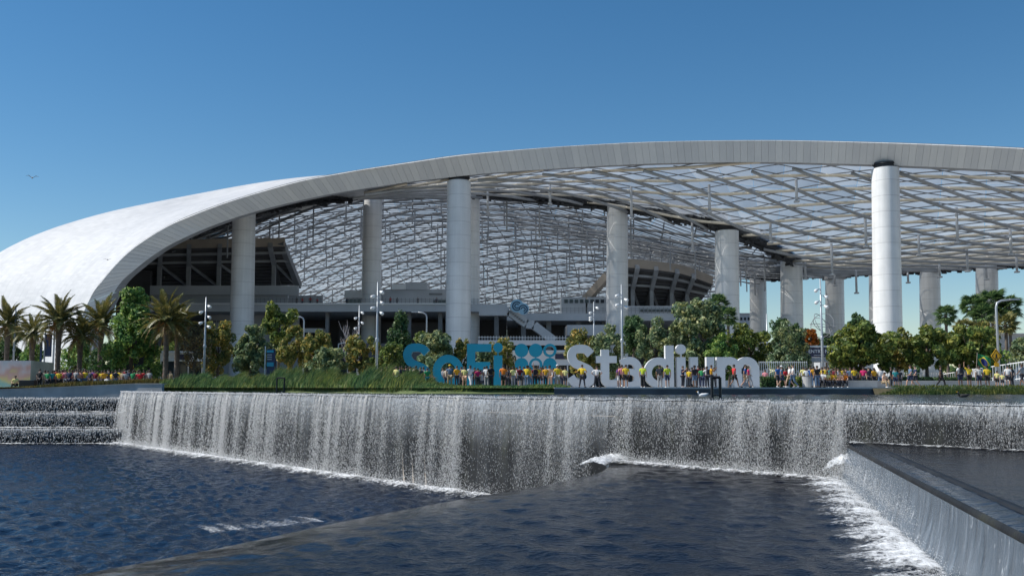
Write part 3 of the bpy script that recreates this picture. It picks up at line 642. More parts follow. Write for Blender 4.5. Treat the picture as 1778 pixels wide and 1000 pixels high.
# film cushions
def film(a, b, c, d):
    q = [Vector(v) for v in (a, b, c, d)]; m = sum(q, Vector()) / 4
    q = [m + (v - m) * .988 for v in q]; mid = [(q[i] + q[(i + 1) % 4]) / 2 for i in range(4)]; m = m + Vector((0, 0, .35))
    mb = MB(); mb.add(q + mid + [m], [(0, 4, 8, 7), (4, 1, 5, 8), (8, 5, 2, 6), (7, 8, 6, 3)]); sp('film_panel', mb, m_film, canopy, True)
bk = np.concatenate([ringc[ringc[:, 0] > -30], farc[1:]]); fr_ = np.array([list(p) for p in front])
def resamp(C, n):
    d = np.r_[0, np.cumsum(np.linalg.norm(np.diff(C[:, :2], axis=0), axis=1))]; t = np.linspace(0, d[-1], n)
    return np.stack([np.interp(t, d, C[:, i]) for i in range(3)], -1)
NU, NV = 25, 8; F_, B_ = resamp(fr_, NU), resamp(bk, NU)
def pa(i, j):
    p = F_[i] * (1 - j / NV) + B_[i] * (j / NV); return (p[0], p[1], roofz(p[0], p[1]) + .1)
for i in range(NU - 1):
    for j in range(NV): film(pa(i, j), pa(i + 1, j), pa(i + 1, j + 1), pa(i, j + 1))
rb = ringc[8:60]; NX, NY = 17, 17; Rb = resamp(rb, NX)
xsB = np.linspace(-84, 66, NX)
def pb(i, j):
    x = xsB[i]; y0 = float(np.interp(x, ringc[5:62, 0], ringc[5:62, 1])) + .5 if x < 56 else 205
    y = y0 + (428 - y0) * j / NY; return (x, y, roofz(x, y) + .1)
for i in range(NX - 1):
    for j in range(NY): film(pb(i, j), pb(i + 1, j), pb(i + 1, j + 1), pb(i, j + 1))
# columns: (x of axis at foot, x of axis at top, top y, distance, width px)
COLS = [(418, 424, 366, 186, 40), (643, 647, 341, 211, 34), (795, 797, 316, 176, 43), (815, 817, 338, 203, 34), (1071, 1072, 359, 195, 38), (1263, 1262, 402, 186, 42),
        (1376, 1374, 455, 204, 38), (1318, 1316, 481, 250, 29), (1451, 1449, 486, 235, 32), (1526, 1524, 476, 228, 30), (1543, 1537, 294, 152, 47), (1617, 1614, 463, 222, 34), (1716, 1713, 458, 215, 36), (1850, 1845, 455, 208, 36)]
for xf, xt, yt, d, w in COLS:
    a = P(xf, 671, d); a.z = -.2; b = P(xt, yt, d); r = w * d / FPX / 2
    mb = MB(); H = b.z - a.z; prof = []
    for k in np.linspace(0, 1, 14): prof.append(k)
    n = 40; vs = []; fs = []
    for k in prof:
        c = a.lerp(b, k); rr = r * (1.03 - .06 * k)
        for j in range(n):
            an = 2 * math.pi * j / n; vs.append((c.x + rr * math.cos(an) , c.y + rr * 1.15 * math.sin(an), c.z))
    m = len(prof)
    for i in range(m - 1):
        for j in range(n): fs.append((i * n + j, i * n + (j + 1) % n, (i + 1) * n + (j + 1) % n, (i + 1) * n + j))
    mb.add(vs, fs)
    c_ = sp('column', mb, m_column, None, True)
    sp('bearing', MB().lathe(b, [(r * .965, -.02), (r * .965, .02), (r * .8, .05), (r * .8, .55), (r * .9, .6), (r * .9, .9)], 24), m_dark, c_)
    if yt > 470 and xf != 1526: sp('column_cap', MB().box((b.x, b.y, b.z + .9), (r * 2.1, r * 2.0, 1.7)), m_conc, c_)
# ---- stands
def stand(name, label, rim, low, dr, dl, nst, rk, legs):
    # rim, low: lists of (x, y) in the photograph for the outer rim bottom and the inner foot; built at distances dr, dl
    e = None
    A0 = [P(x, y, d) for (x, y), d in zip(rim, dr)]; A1 = [P(x, y, d) for (x, y), d in zip(low, dl)]
    A0 = crom(np.array([list(p) for p in A0]), 24); A1 = crom(np.array([list(p) for p in A1]), 24)
    mb = MB()
    for i in range(23):
        mb.slab([A0[i], A0[i + 1], A0[i + 1] + np.array((0, 0, 1.9)), A0[i] + np.array((0, 0, 1.9))], (0, .5, 0))
    e = sp(name, mb, m_tan); e['label'] = label
    for s in range(nst):
        k0, k1 = s / nst, (s + .72) / nst; m1 = MB()
        for i in range(23):
            p = [A0[i] * (1 - k) + A1[i] * k for k in (k0, k1)]; q = [A0[i + 1] * (1 - k) + A1[i + 1] * k for k in (k0, k1)]
            m1.slab([p[0], q[0], q[1], p[1]], (0, .25, .5))
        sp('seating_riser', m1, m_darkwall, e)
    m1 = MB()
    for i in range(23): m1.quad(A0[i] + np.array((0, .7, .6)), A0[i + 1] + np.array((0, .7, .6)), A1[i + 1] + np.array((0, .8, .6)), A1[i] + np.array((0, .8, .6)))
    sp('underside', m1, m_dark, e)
    for f in rk:                                # raker beams with props
        i = min(22, int(f * 23)); a = Vector(A0[i]) + Vector((0, -.5, .3)); b = Vector(A1[i]) + Vector((0, -1.0, -.3)); m = a.lerp(b, .42)
        sp('raker_beam', MB().beam(a, m, .9, 1.2).beam(m, m + Vector((0, 0, -(m.z - b.z) - .5)), .8, .8), m_midgrey, e)
        j = min(23, i + 4); c = Vector(A1[j]) + Vector((0, -1, 0)); sp('brace', MB().beam(m, c, .45, .45), m_midgrey, e)
        sp('raker_beam', MB().beam(m, b, .9, 1.0), m_darkwall, e)
    for yy in (.16, .36):
        m1 = MB()
        for i in range(23):
            p = A0[i] * (1 - yy) + A1[i] * yy; q = A0[i + 1] * (1 - yy) + A1[i + 1] * yy; m1.beam(Vector(p) + Vector((0, -.7, 0)), Vector(q) + Vector((0, -.7, 0)), .4, .5)
        sp('girder', m1, m_midgrey, e)
    return e
stand('upper_stand', 'dark underside of the left upper seating tier', [(215, 436), (300, 432), (400, 430), (494, 428)], [(200, 500), (300, 499), (400, 498), (518, 497)], [208, 210, 212, 214], [222, 224, 226, 228], 12, (.28, .46, .64, .955), 0)
stand('upper_stand', 'dark curved underside of the right upper seating tier', [(1082, 464), (1130, 468), (1185, 476), (1238, 494)], [(1060, 548), (1110, 546), (1160, 545), (1205, 540)], [214, 214, 216, 222], [226, 228, 232, 238], 12, (.02, .2, .42, .62, .8), 0)
sp('sloped_beam', MB().beam(P(1008, 531, 218), P(1056, 478, 214), 1.6, 1.6), m_tan)
sp('sloped_beam', MB().beam(P(488, 420, 214), P(519, 497, 226), 1.2, 1.4), m_grey)
def pbox(name, x0, x1, y0, y1, d, th, mat, parent=None):
    a = P(x0, y1, d); b = P(x1, y0, d)
    return sp(name, MB().box(((a.x + b.x) / 2, d + th / 2, (a.z + b.z) / 2), (b.x - a.x, th, b.z - a.z)), mat, parent)
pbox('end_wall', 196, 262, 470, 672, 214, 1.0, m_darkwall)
w = pbox('parapet_wall', 260, 518, 496, 512, 208, 1.0, m_whitegrey)
pbox('parapet_wall', 262, 500, 512.5, 529, 209.5, 1.0, m_whitegrey)
pbox('parapet_wall', 470, 560, 513, 529, 226, 1.0, m_whitegrey)
cs_ = pbox('concourse_slab', 236, 880, 528, 541, 197, 36, m_whitegrey); cs_['label'] = 'long pale concourse slab above a dark undercroft'
sl = pbox('slab_edge', 236, 782, 526.2, 528.4, 196.7, .5, m_white, cs_)
pbox('lower_slab', 880.3, 1240, 544, 556.5, 197.2, 30, m_whitegrey, cs_)
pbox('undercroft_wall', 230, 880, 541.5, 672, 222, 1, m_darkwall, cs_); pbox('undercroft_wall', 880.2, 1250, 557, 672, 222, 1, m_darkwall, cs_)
for x in (272, 316, 470, 563, 706, 760, 858, 905, 949, 1000, 1046, 1130, 1190): pbox('undercroft_column', x, x + 8, 541.2 if x < 870 else 557, 668, 200, 1, m_grey, cs_)
for i, (x0, x1) in enumerate(((360, 400), (438, 478), (478, 520), (586, 640), (660, 700), (700, 740), (740, 772))):
    pbox('undercroft_panel', x0 + .3, x1 - .3, 546 if i < 3 else 560, 668, 206 if i < 3 else 214, .6, m_whitegrey if i < 3 else m_darkwall, cs_)
for x in range(366, 400, 11): pbox('louvre', x, x + 9, 556, 560, 205.8, .15, m_grey, cs_)
pbox('awning', 528, 560, 570, 577, 204, 3, m_white, cs_)
# rail, buildings on the concourse
mb = MB()
for x in range(445, 1240, 7): mb.box(P(x, 523 if x < 880 else 539, 198.2), (.07, .07, 1.3))
for y in (519.5, 523): mb.beam(P(360, y, 198.2), P(878, y + .5, 198.2), .07, .07).beam(P(882, y + 16, 198.2), P(1240, y + 16, 198.2), .07, .07)
sp('guard_rail', mb, m_grey, cs_)
pbox('pavilion', 598, 634, 504, 517, 216, 10, m_white, cs_); pbox('pavilion', 664, 776, 502, 527.5, 218, 8, m_whitegrey, cs_)
pbox('pavilion', 680, 704, 493.5, 502.5, 217, 6, m_white, cs_); pbox('pavilion', 704, 741, 490.5, 502.5, 217.5, 6, m_whitegrey, cs_); pbox('pavilion', 628, 664, 510, 527.5, 219, 6, m_whitegrey, cs_)
pbox('vent_strip', 745, 768, 509, 512, 217.8, .2, m_grey, cs_); pbox('opening', 600, 640, 519, 527.5, 215.8, 1, m_glassdark, cs_); pbox('opening', 752, 776, 521, 527.5, 217.8, .4, m_glassdark, cs_)
for x in (975, 1020): pbox('pavilion', x, x + 42, 516, 543.9, 214, 6, m_whitegrey, cs_)
for x in range(980, 1060, 9): pbox('window', x, x + 6, 520, 526, 213.8, .2, m_glassdark, cs_)
pbox('pavilion', 1085, 1236, 531, 543.9, 206, 8, m_whitegrey, cs_)
for x in range(1112, 1180, 7): pbox('window', x, x + 5.6, 537, 541, 205.7, .3, m_glassdark, cs_)
pbox('pavilion', 985, 1075, 564, 582, 190, 12, m_whitegrey, cs_); pbox('opening', 900, 985, 560, 600, 212, 1, m_dark, cs_)
# stair from the concourse
stair = sp('stair', MB().beam(P(832, 541, 186), P(884, 541, 186), 3, 1.6).beam(P(884, 541, 186), P(914, 563, 186), 3, 1.5).beam(P(914, 563, 186), P(927, 565, 186), 3, 1.5).beam(P(927, 565, 186), P(962, 592, 186), 3, 1.5), m_whitegrey); stair['label'] = 'pale stair with landing descending beside the blue round sign'
for k in range(8): a = P(884 + k * 3.6, 540 + k * 2.7, 184.4); sp('stair_tread', MB().box((a.x, a.y - .15, a.z), (.36, .3, .25)), m_grey, stair)
sp('handrail', MB().beam(P(832, 535, 184.6), P(884, 535, 184.6), .1, .1).beam(P(884, 535, 184.6), P(916, 557, 184.6), .1, .1).beam(P(916, 557, 184.6), P(965, 588, 184.6), .1, .1), m_midgrey, stair)
pbox('terrace_wall', 830, 1010, 590.5, 599, 170, 2, m_whitegrey); pbox('terrace_wall', 600, 830, 596, 640, 176, 2, m_darkwall)
mb = MB()
for x in range(832, 985, 5): mb.box(P(x, 588, 170.5), (.06, .06, 1.0))
mb.beam(P(830, 585.5, 170.5), P(985, 586.5, 170.5), .08, .08); sp('terrace_rail', mb, m_white)
# ------------------------------------------------------------------ trees, palms, grass
def leaf_crown(name, n, rx, ry, rz, size, rng, clumps=34, cl=.34, shape='round'):
    C = rng.normal(size=(clumps, 3)); C /= np.linalg.norm(C, axis=1)[:, None]; C *= rng.uniform(.35, 1.0, clumps)[:, None] ** .8
    if shape == 'cone': h = rng.uniform(-1, .95, clumps); k = ((1 - h) / 2) ** .75 * .9 + .1; C[:, 2] = h; C[:, :2] = C[:, :2] / np.maximum(np.linalg.norm(C[:, :2], axis=1), .01)[:, None] * (k * rng.uniform(.4, 1, clumps))[:, None]
    if shape == 'flat': C[:, 2] = np.abs(C[:, 2]) * 1.1 - .35
    cr = cl * rng.uniform(.6, 1.25, clumps); idx = rng.integers(0, clumps, n)
    D = rng.normal(size=(n, 3)); D /= np.linalg.norm(D, axis=1)[:, None]; D[:, 2] = D[:, 2] * .8 + .12
    p = C[idx] + D * (cr[idx] * rng.uniform(.55, 1.05, n) ** .6)[:, None]; p *= np.array([rx, ry, rz])
    nr = D + rng.normal(0, .55, (n, 3)); nr /= np.linalg.norm(nr, axis=1)[:, None]
    a = np.cross(nr, rng.normal(size=(n, 3))); a /= np.linalg.norm(a, axis=1)[:, None]; b = np.cross(nr, a)
    s = size * rng.uniform(.55, 1.3, n)[:, None]
    V = np.stack([p - a * s, p + b * s * .5 + nr * s * .12, p + a * s, p - b * s * .5 + nr * s * .12], 1).reshape(-1, 3)
    return np_mesh(name, V, np.arange(4 * n).reshape(n, 4))
def tree(name, x0, x1, yt, yb, d, mat, label, trunk_x=None, n=None, shape='round', size=.20, clumps=62, cl=.235, cat='tree', group=None, z=0, ybase=None, core=None, trunkmat=None):
    a = P(x0, yb, d); b = P(x1, yt, d); cx = (a.x + b.x) / 2; rx = (b.x - a.x) / 2; zc = (a.z + b.z) / 2; rz = (b.z - a.z) / 2
    if trunk_x is None and yb > 628: a = P(x0, min(yb + 12, 666), d); zc = (a.z + b.z) / 2; rz = (b.z - a.z) / 2
    seed = int(x0 * 7 + yt * 3 + 1000); rng = np.random.default_rng(seed)
    e = thing(name, label, cat, (cx, d, z), rng.uniform(-.2, .2), group)
    n = int((n or (1100 + 560 * rx * rz)) * 1.6); size *= .82
    ry = min(rx, 3.2)
    me = leaf_crown('crown', n, rx * 1.02, ry, rz * 1.04, size, rng, clumps, cl, shape)
    c = link('crown', me, mat, e); c.location = (0, 0, zc - z)
    tx = 0 if trunk_x is None else PX(trunk_x, d) - cx
    th = max(.08, .05 * rx + .05); mb = MB(); top = zc - z + rz * .1
    mb.tube([(tx, 0, -.1), (tx * .9, 0, max(.3, zc - z - rz * .8)), (tx * .4, .05, top)], [th * 1.25, th, th * .5], 8)
    for k in range(7):
        an = rng.uniform(0, 6.28); h = max(.3, (zc - z) - rz * rng.uniform(.2, .75)); q = rng.uniform(.45, .8)
        s0 = (tx * .75, 0, h); s1 = (math.cos(an) * rx * q * .5, math.sin(an) * ry * q * .5, h + rz * .35); s2 = (math.cos(an) * rx * q, math.sin(an) * ry * q, h + rz * rng.uniform(.5, .9))
        mb.tube([s0, s1, s2], [th * .5, th * .3, th * .12], 5)
    obj('trunk', mb, trunkmat or m_bark, e, True)
    return e
T = [  # x0, x1, ytop, ybottom, distance, leaves, label, options
 (170, 290, 506, 652, 112, lf_green, 'tall dense dark green pyramidal tree beside the date palms', dict(trunk_x=226, shape='cone', n=9500, size=.24, clumps=90, cl=.20)),
 (-20, 44, 568, 640, 138, lf_dark, 'dark shrubby tree behind the leftmost palm', {}),
 (36, 78, 590, 640, 136, lf_green, 'low green tree behind the second palm from the left', {}),
 (104, 168, 588, 650, 130, lf_green, 'rounded green tree behind the palms and the red crowd', {}),
 (152, 204, 596, 650, 126, lf_dark, 'dark green tree left of the pyramidal tree', {}),
 (262, 320, 598, 650, 128, lf_yellow, 'low yellow-green tree behind the white booth', {}),
 (312, 366, 562, 632, 106, lf_brown, 'thin dry brown tree with bare twigs by the white booth', dict(n=900, size=.2)),
 (346, 412, 562, 640, 112, lf_orange, 'bronze-olive tree below the leftmost column', {}),
 (404, 468, 568, 640, 110, lf_olive, 'grey-olive bushy tree left of the blue panel sign', dict(size=.3)),
 (456, 514, 530, 612, 122, lf_yellow, 'taller airy bright green tree above the blue panel sign', dict(n=2400, size=.3, clumps=24, cl=.3)),
 (482, 532, 568, 634, 106, lf_orange, 'bronze shrub tree just right of the blue panel sign', {}),
 (526, 578, 576, 636, 104, lf_orange, 'bronze shrub tree left of the bare white tree', {}),
 (536, 604, 604, 646, 101, lf_olive, 'low grey-green shrub in front of the bare white tree', dict(cat='shrub')),
 (600, 656, 576, 642, 103, lf_orange, 'rusty orange shrub tree left of the tall lamp post', {}),
 (646, 700, 590, 648, 101, lf_yellow, 'yellow-green shrub behind the tall lamp post', dict(cat='shrub')),
 (668, 720, 550, 632, 107, lf_dark, 'dark green pointed tree left of the first teal letter', dict(shape='cone', clumps=60, cl=.3)),
 (720, 754, 573, 612, 116, lf_yellow, 'small yellow treetop above the first teal letter', {}),
 (716, 794, 580, 652, 103, lf_olive, 'broad grey-olive tree behind the teal letters S and o', dict(size=.28)),
 (786, 816, 588, 650, 104, lf_orange, 'narrow bronze shrub between the teal o and F', dict(cat='shrub')),
 (826, 858, 600, 652, 103, lf_olive, 'small olive shrub behind the teal F', dict(cat='shrub')),
 (846, 896, 590, 650, 105, lf_orange, 'orange-tipped shrub behind the teal letter i', dict(cat='shrub')),
 (982, 1038, 574, 640, 105, lf_orange, 'russet rounded tree behind the white capital S', {}),
 (1030, 1086, 572, 646, 104, lf_olive, 'grey-olive tree behind the white letter t', {}),
 (1076, 1126, 552, 616, 116, lf_dark, 'dark tree beside the lamp post above the letter a', {}),
 (1106, 1170, 556, 650, 105, lf_olive, 'dense grey-green tree behind the white letter d', {}),
 (1160, 1258, 520, 652, 106, lf_olive, 'large loose olive-green tree behind the letters i and u', dict(n=6500, size=.28, clumps=70, cl=.22)),
 (1226, 1284, 586, 650, 103, lf_green, 'green shrub behind the last letter m', dict(cat='shrub')),
 (1246, 1342, 560, 646, 108, lf_yellow, 'wide yellow-green tree rising behind the letter m', dict(trunk_x=1310)),
 (1336, 1372, 550, 606, 132, lf_dark, 'dark pine top left of the second tall column', {}),
 (1366, 1408, 564, 620, 130, lf_dark, 'dark tree below the fourth column from the right', {}),
 (1394, 1420, 572, 604, 128, lf_flame, 'small bright orange flowering tree above the entry gate', {}),
 (1418, 1450, 580, 606, 132, lf_dark, 'dark hedge tree right of the orange tree', {}),
 (1330, 1404, 566, 652, 105, lf_olive, 'grey-green tree left of the entry gate', {}),
 (1438, 1556, 558, 652, 95, lf_yellow, 'large leafy bright green tree on one trunk right of the entry gate', dict(trunk_x=1498, n=6500, size=.3, clumps=60, cl=.25)),
 (1476, 1506, 545, 585, 122, lf_dark, 'dark treetop peeping over the large bright tree', {}),
 (1530, 1598, 572, 640, 99, lf_orange, 'bronze-tinged tree behind the large bright tree', dict(trunk_x=1560)),
 (1574, 1648, 564, 644, 95, lf_yellow, 'bright green tree with two thin trunks right of centre column', dict(trunk_x=1610, n=4200, size=.3, clumps=46, cl=.25)),
 (1638, 1730, 562, 644, 98, lf_yellow, 'yellow-green tree behind the green flag', dict(trunk_x=1670, n=4600, size=.28)),
 (1680, 1730, 560, 600, 104, lf_orange, 'bronze treetop left of the street lamp', {}),
 (1758, 1815, 582, 630, 108, lf_olive, 'olive shrub tree cut by the right edge', {}),
 (1700, 1752, 598, 648, 101, lf_green, 'green shrub beside the yellow diamond sign', dict(cat='shrub')),
]
for x0, x1, yt, yb, d, mt, lb, kw in T: tree('shrub' if kw.get('cat') == 'shrub' else 'broadleaf_tree', x0, x1, yt, yb, d, mt, lb, **kw)
# bare white tree with its timber frame
e = thing('bare_tree', 'leafless pale tree inside a white timber frame', 'tree', (PX(606, 108), 108, 0)); mb = MB(); rng = np.random.default_rng(4)
mb.tube([(0, 0, 0), (.1, 0, 2.5), (.05, 0, 5)], [.14, .1, .06], 6)
for k in range(60):
    h = rng.uniform(1.5, 5); an = rng.uniform(0, 6.28); l = rng.uniform(.6, 1.8)
    a = Vector((.08, 0, h)); b = a + Vector((math.cos(an) * l * .55, math.sin(an) * .4, l * .8)); c = b + Vector((rng.uniform(-.4, .4), 0, rng.uniform(.5, 1.1)))
    mb.tube([a, b, c], [.035, .025, .012], 4)
obj('trunk', mb, M('pale_bark', (.42, .38, .38), .9, .2, 3), e)
for dx, h in ((-1.1, 4.6), (-.1, 4.9), (.9, 5.1)): obj('post', MB().box((dx, -.6, h / 2), (.09, .09, h)), m_white, e)
obj('rail', MB().beam((-1.15, -.6, 4.6), (.95, -.6, 5.1), .09, .09), m_white, e)
# ---- date palms: every frond its own piece
def frond_mesh(L, droop, rng, nl=34, wid=.31):
    mb = MB(); pts = []; 
    for i in range(13):
        s = i / 12; pts.append(Vector((L * (s - .12 * droop * s * s), 0, L * (.42 * s - (.35 + .55 * droop) * s ** 2.2))))
    mb.tube(pts, [.05 * (1 - .85 * i / 12) for i in range(13)], 4)
    for i in range(nl):
        s = .1 + .88 * i / (nl - 1); f = s * 12; k = int(f); p = pts[min(k, 12)].lerp(pts[min(k + 1, 12)], f - k); tg = (pts[min(k + 1, 12)] - pts[min(k, 11)]).normalized()
        ll = wid * L * (.35 + .65 * math.sin(math.pi * min(1, s * .95 + .12))) * .62
        for sd in (-1, 1):
            dr = (tg * .75 + Vector((0, sd * .8, .12 + rng.uniform(-.15, .1)))).normalized(); q = p + dr * ll + Vector((0, 0, -.18 * ll)); w = tg * .032
            mb.add([p - w, p + w, p + dr * ll * .55 + w, q, p + dr * ll * .55 - w], [(0, 1, 2, 3, 4)])
    return mb.mesh('frond')
rng = np.random.default_rng(21)
FR = [frond_mesh(1.0 * 2.6, dd, rng) for dd in (0, .25, .5, .8)]; FRD = [frond_mesh(2.3, dd, rng, 22) for dd in (.9, 1.2)]
for m_ in FR: m_.materials.append(lf_palm)
for m_ in FRD: m_.materials.append(lf_palmdry)
def date_palm(px, yc, rad, d, label, group='date palms'):
    c = P(px, yc, d); e = thing('date_palm', label, 'palm tree', (c.x, d, 0), 0, group); rng = np.random.default_rng(int(px * 3 + 1)); h = c.z
    prof = [(.34, -.1), (.30, .3)] + [(.25 + .03 * (i % 2) + .10 * (i / 22) ** 4, .4 + (h - .6) * i / 22) for i in range(23)] + [(.42, h - .1), (.2, h + .4)]
    obj('trunk', MB().lathe((0, 0, 0), prof, 12), m_palmbark, e)
    k = rad * d / FPX / 2.5
    for i in range(46):
        el = 1.25 - 1.75 * (i / 45) ** .85; an = i * 2.39996 + rng.uniform(-.2, .2); old = i > 33
        me = FRD[rng.integers(0, 2)] if old and rng.random() < .75 else FR[min(3, int(i / 46 * 4 + rng.random() * .9))]
        o = link('frond', me, None, e); o.location = (.15 * math.cos(an), .15 * math.sin(an), h + .25 - .5 * i / 45)
        s = k * rng.uniform(.85, 1.15) * (.85 if old else 1); o.scale = (s, s, s); wind = .18
        o.rotation_euler = (rng.uniform(-.4, .4), -el * .95 + (.25 * math.cos(an) * -1 * wind), an)
    return e
for px, yc, rad, d, lb in ((14, 566, 44, 118, 'leftmost date palm beside the left lamp pole'), (57, 582, 38, 116, 'small date palm second from the left, above the mural box'), (103, 562, 52, 110, 'full date palm third from the left with spiky upright crown'),
    (140, 586, 42, 112, 'shorter date palm with hanging dry fronds above the red shirts'), (176, 566, 48, 117, 'date palm with orange fruit stalks half hidden by the pyramidal tree'),
    (290, 562, 54, 106, 'large date palm right of the pyramidal tree'), (309, 574, 48, 110, 'date palm close behind the large palm beside the white booth')):
    e = date_palm(px, yc, rad, d, lb)
    if px in (103, 176, 290):
        h = P(px, yc, d).z; mb = MB(); rng = np.random.default_rng(int(px))
        for k in range(26): mb.box((-.3 + rng.normal(0, .22), -.5 + rng.normal(0, .12), h - .1 + rng.normal(0, .3)), (.12, .12, .22))
        obj('fruit_cluster', mb, M('orange_dates', (.42, .16, .03), .6, .3, 4), e)
# ---- fan palms
def fan_mesh():
    mb = MB()
    mb.tube([(0, 0, 0), (.5, 0, .06), (.9, 0, 0)], [.03, .02, .02], 4)
    for i in range(17):
        a = -2.0 + 4.0 * i / 16; c, s = math.cos(a), math.sin(a); l = .95 * (1 - .12 * abs(a)); w = .075
        mb.add([(.9, 0, 0), (.9 + c * l * .6 - s * w, s * l * .6 + c * w, -.03), (.9 + c * l, s * l, -.22), (.9 + c * l * .6 + s * w, s * l * .6 - c * w, -.03)], [(0, 1, 2, 3)])
    return mb.mesh('fan')
FAN = fan_mesh(); FAN.materials.append(lf_dark); FANL = fan_mesh(); FANL.materials.append(lf_palm)
def fan_palm(px, yc, rad, d, label, me=None):
    c = P(px, yc, d); e = thing('fan_palm', label, 'palm tree', (c.x, d, 0), 0, 'fan palms'); rng = np.random.default_rng(int(px * 5)); h = c.z
    obj('trunk', MB().lathe((0, 0, 0), [(.26, -.1)] + [(.17 + .015 * (i % 2), (h) * (i + 1) / 18) for i in range(18)], 10), m_palmbark, e)
    k = rad * d / FPX / 1.75
    for i in range(38):
        el = 1.2 - 1.9 * (i / 37) ** .9; an = i * 2.39996 + rng.uniform(-.25, .25); o = link('frond', me or FAN, None, e); o.location = (0, 0, h - .3 * i / 37)
        s = k * rng.uniform(.8, 1.15); o.scale = (s, s, s); o.rotation_euler = (rng.uniform(-.5, .5), -el, an)
    return e
for px, yc, rad, d, lb, me in ((1248, 528, 22, 126, 'taller dark fan palm in front of the third column', None), (1264, 548, 20, 124, 'lower dark fan palm beside the third column', None), (1642, 546, 22, 122, 'dark fan palm standing alone against the sky', None),
    (1690, 532, 28, 127, 'left dark fan palm of the right cluster', None), (1722, 525, 30, 128, 'middle dark fan palm of the right cluster', None), (1752, 532, 27, 127, 'right dark fan palm of the right cluster', None), (1706, 545, 24, 125, 'low dark fan palm inside the right cluster', None),
    (1674, 568, 20, 112, 'pale green fan palm left of the street lamp', FANL), (1704, 572, 20, 112, 'second pale green fan palm left of the street lamp', FANL), (1746, 562, 24, 114, 'pale green fan palm right of the street lamp', FANL), (1100, 566, 22, 118, 'dark fan palm beside the lamp post above the letter a', None)):
    fan_palm(px, yc, rad, d, lb, me)
# ---- reeds and grass (nobody could count these)
def blades(name, px, py, pz, hgt, rng, mat, label, lean=(.35, 0), w=.02, cat='grass'):
    n = len(px); an = rng.uniform(0, 6.28, n); wx, wy = np.cos(an) * w, np.sin(an) * w * .4
    lx = (lean[0] + rng.normal(0, .22, n)) * hgt; ly = (lean[1] + rng.normal(0, .2, n)) * hgt
    b = np.stack([px, py, pz], -1); W_ = np.stack([wx + np.sign(wx) * .006, wy, 0 * wx], -1)
    mid = b + np.stack([lx * .35, ly * .35, hgt * .6], -1); tip = b + np.stack([lx, ly, hgt * rng.uniform(.85, 1.0, n)], -1)
    V = np.stack([b - W_, b + W_, mid + W_ * .8, tip, mid - W_ * .8], 1).reshape(-1, 3)
    o = link(name, np_mesh(name, V, np.arange(5 * n).reshape(n, 5)), mat); return tag(o, label, cat, None, 'stuff')
BK = crom(np.array(BANK, float), 200)
def bankpt(t): i = np.clip(t * 199, 0, 198.99); k = i.astype(int); f = (i - k)[:, None]; return BK[k] * (1 - f) + BK[k + 1] * f
# earth bank that carries the reeds
HT = [(0, .35), (.12, .6), (.45, .6), (.58, .38), (.68, .10), (.8, .03), (1, .03)]
rows = []
for t_ in np.linspace(0, 1, 70):
    p = bankpt(np.array([t_]))[0]; h = interp(t_, HT)
    rows.append([(p[0], p[1], -.9), (p[0], p[1] + .05, -.36), (p[0] + .3, p[1] + 1, h * .5), (p[0] + .8, p[1] + 2.6, h), (p[0] + 1.2, p[1] + 4.5, h), (p[0] + 1.4, p[1] + 7, .02)])
o = struct(link('planted_bank', grid_mesh('bank', rows), M('bank_soil', (.10, .13, .05), .95, .4, .8, .4), None, True))
rng = np.random.default_rng(31)
def bank_field(n, t0, t1, o0, o1, h0, h1, mat, label, lean, w, hs=None):
    t = rng.uniform(t0, t1, n); p = bankpt(t); o = rng.uniform(o0, o1, n); hb = np.interp(t, [a[0] for a in HT], [a[1] for a in HT])
    z = np.where(o < 1, -.36 + (hb * .5 + .36) * np.clip(o, 0, 1), np.where(o < 2.6, hb * (.5 + .5 * (o - 1) / 1.6), hb)); hh = rng.uniform(h0, h1, n) * (.72 + .42 * np.sin(p[:, 0] * .9) * np.sin(p[:, 0] * .37 + 1) + .22 * np.sin(p[:, 0] * 3.1 + o * 2)) * rng.choice((.6, .9, 1.0, 1.15), n)
    if hs: hh *= np.interp(t, [a[0] for a in hs], [a[1] for a in hs])
    blades('reeds', p[:, 0] + .3 * o + rng.normal(0, .1, n), p[:, 1] + o, z, hh, rng, mat, label, lean, w)
HS = [(0, .5), (.1, .75), (.3, .9), (.5, 1.0), (.58, .78), (.66, .36), (.72, .2), (1, .16)]
bank_field(26000, .03, 1, .2, 4.6, .9, 1.5, lf_reed, 'tall green reeds bending in the wind along the lake bank', (.42, 0), .03, HS)
bank_field(5000, .12, .75, 2.0, 4.8, 1.2, 1.75, lf_lawn, 'lighter seed heads standing above the reeds', (.5, 0), .022, HS)
bank_field(4200, .05, .6, .0, .7, .15, .4, lf_lawn, 'short bright grass along the water edge below the reeds', (.1, 0), .03)
n = 9000; X = rng.uniform(-53, -35, n); Y = 99 + rng.uniform(0.5, 3.2, n); z = np.interp(X, [-53, -44, -36], [-.25, .1, .4])
blades('golden_grass', X, Y, z, rng.uniform(.25, .6, n) * np.interp(X, [-52, -47, -44], [.35, .5, 1]), rng, lf_gold, 'dry golden grass on top of the rising concrete wall', (.2, 0), .03)
o = struct(link('grass_bed', grid_mesh('gb', [[(x, 99.3, z0 - .02), (x, 102.5, z0), (x, 103, -.1)] for x, z0 in zip(np.linspace(-54, -35, 12), np.interp(np.linspace(-54, -35, 12), [-54, -44, -36], [-.22, .12, .42]))]), m_earth))
n = 16000; X = rng.uniform(25.8, 60, n); Y = 70.6 + rng.uniform(0, 1.9, n); k = (Y - 70.6) / 1.9; edge = np.clip((X - 25.8) / 1.5, 0, 1)
blades('bank_grass', X, Y, -.5 + .48 * k * edge, rng.uniform(.16, .38, n) * (.4 + .6 * edge), rng, lf_lawn, 'low grassy strip along the lake edge at right', (.05, 0), .03)
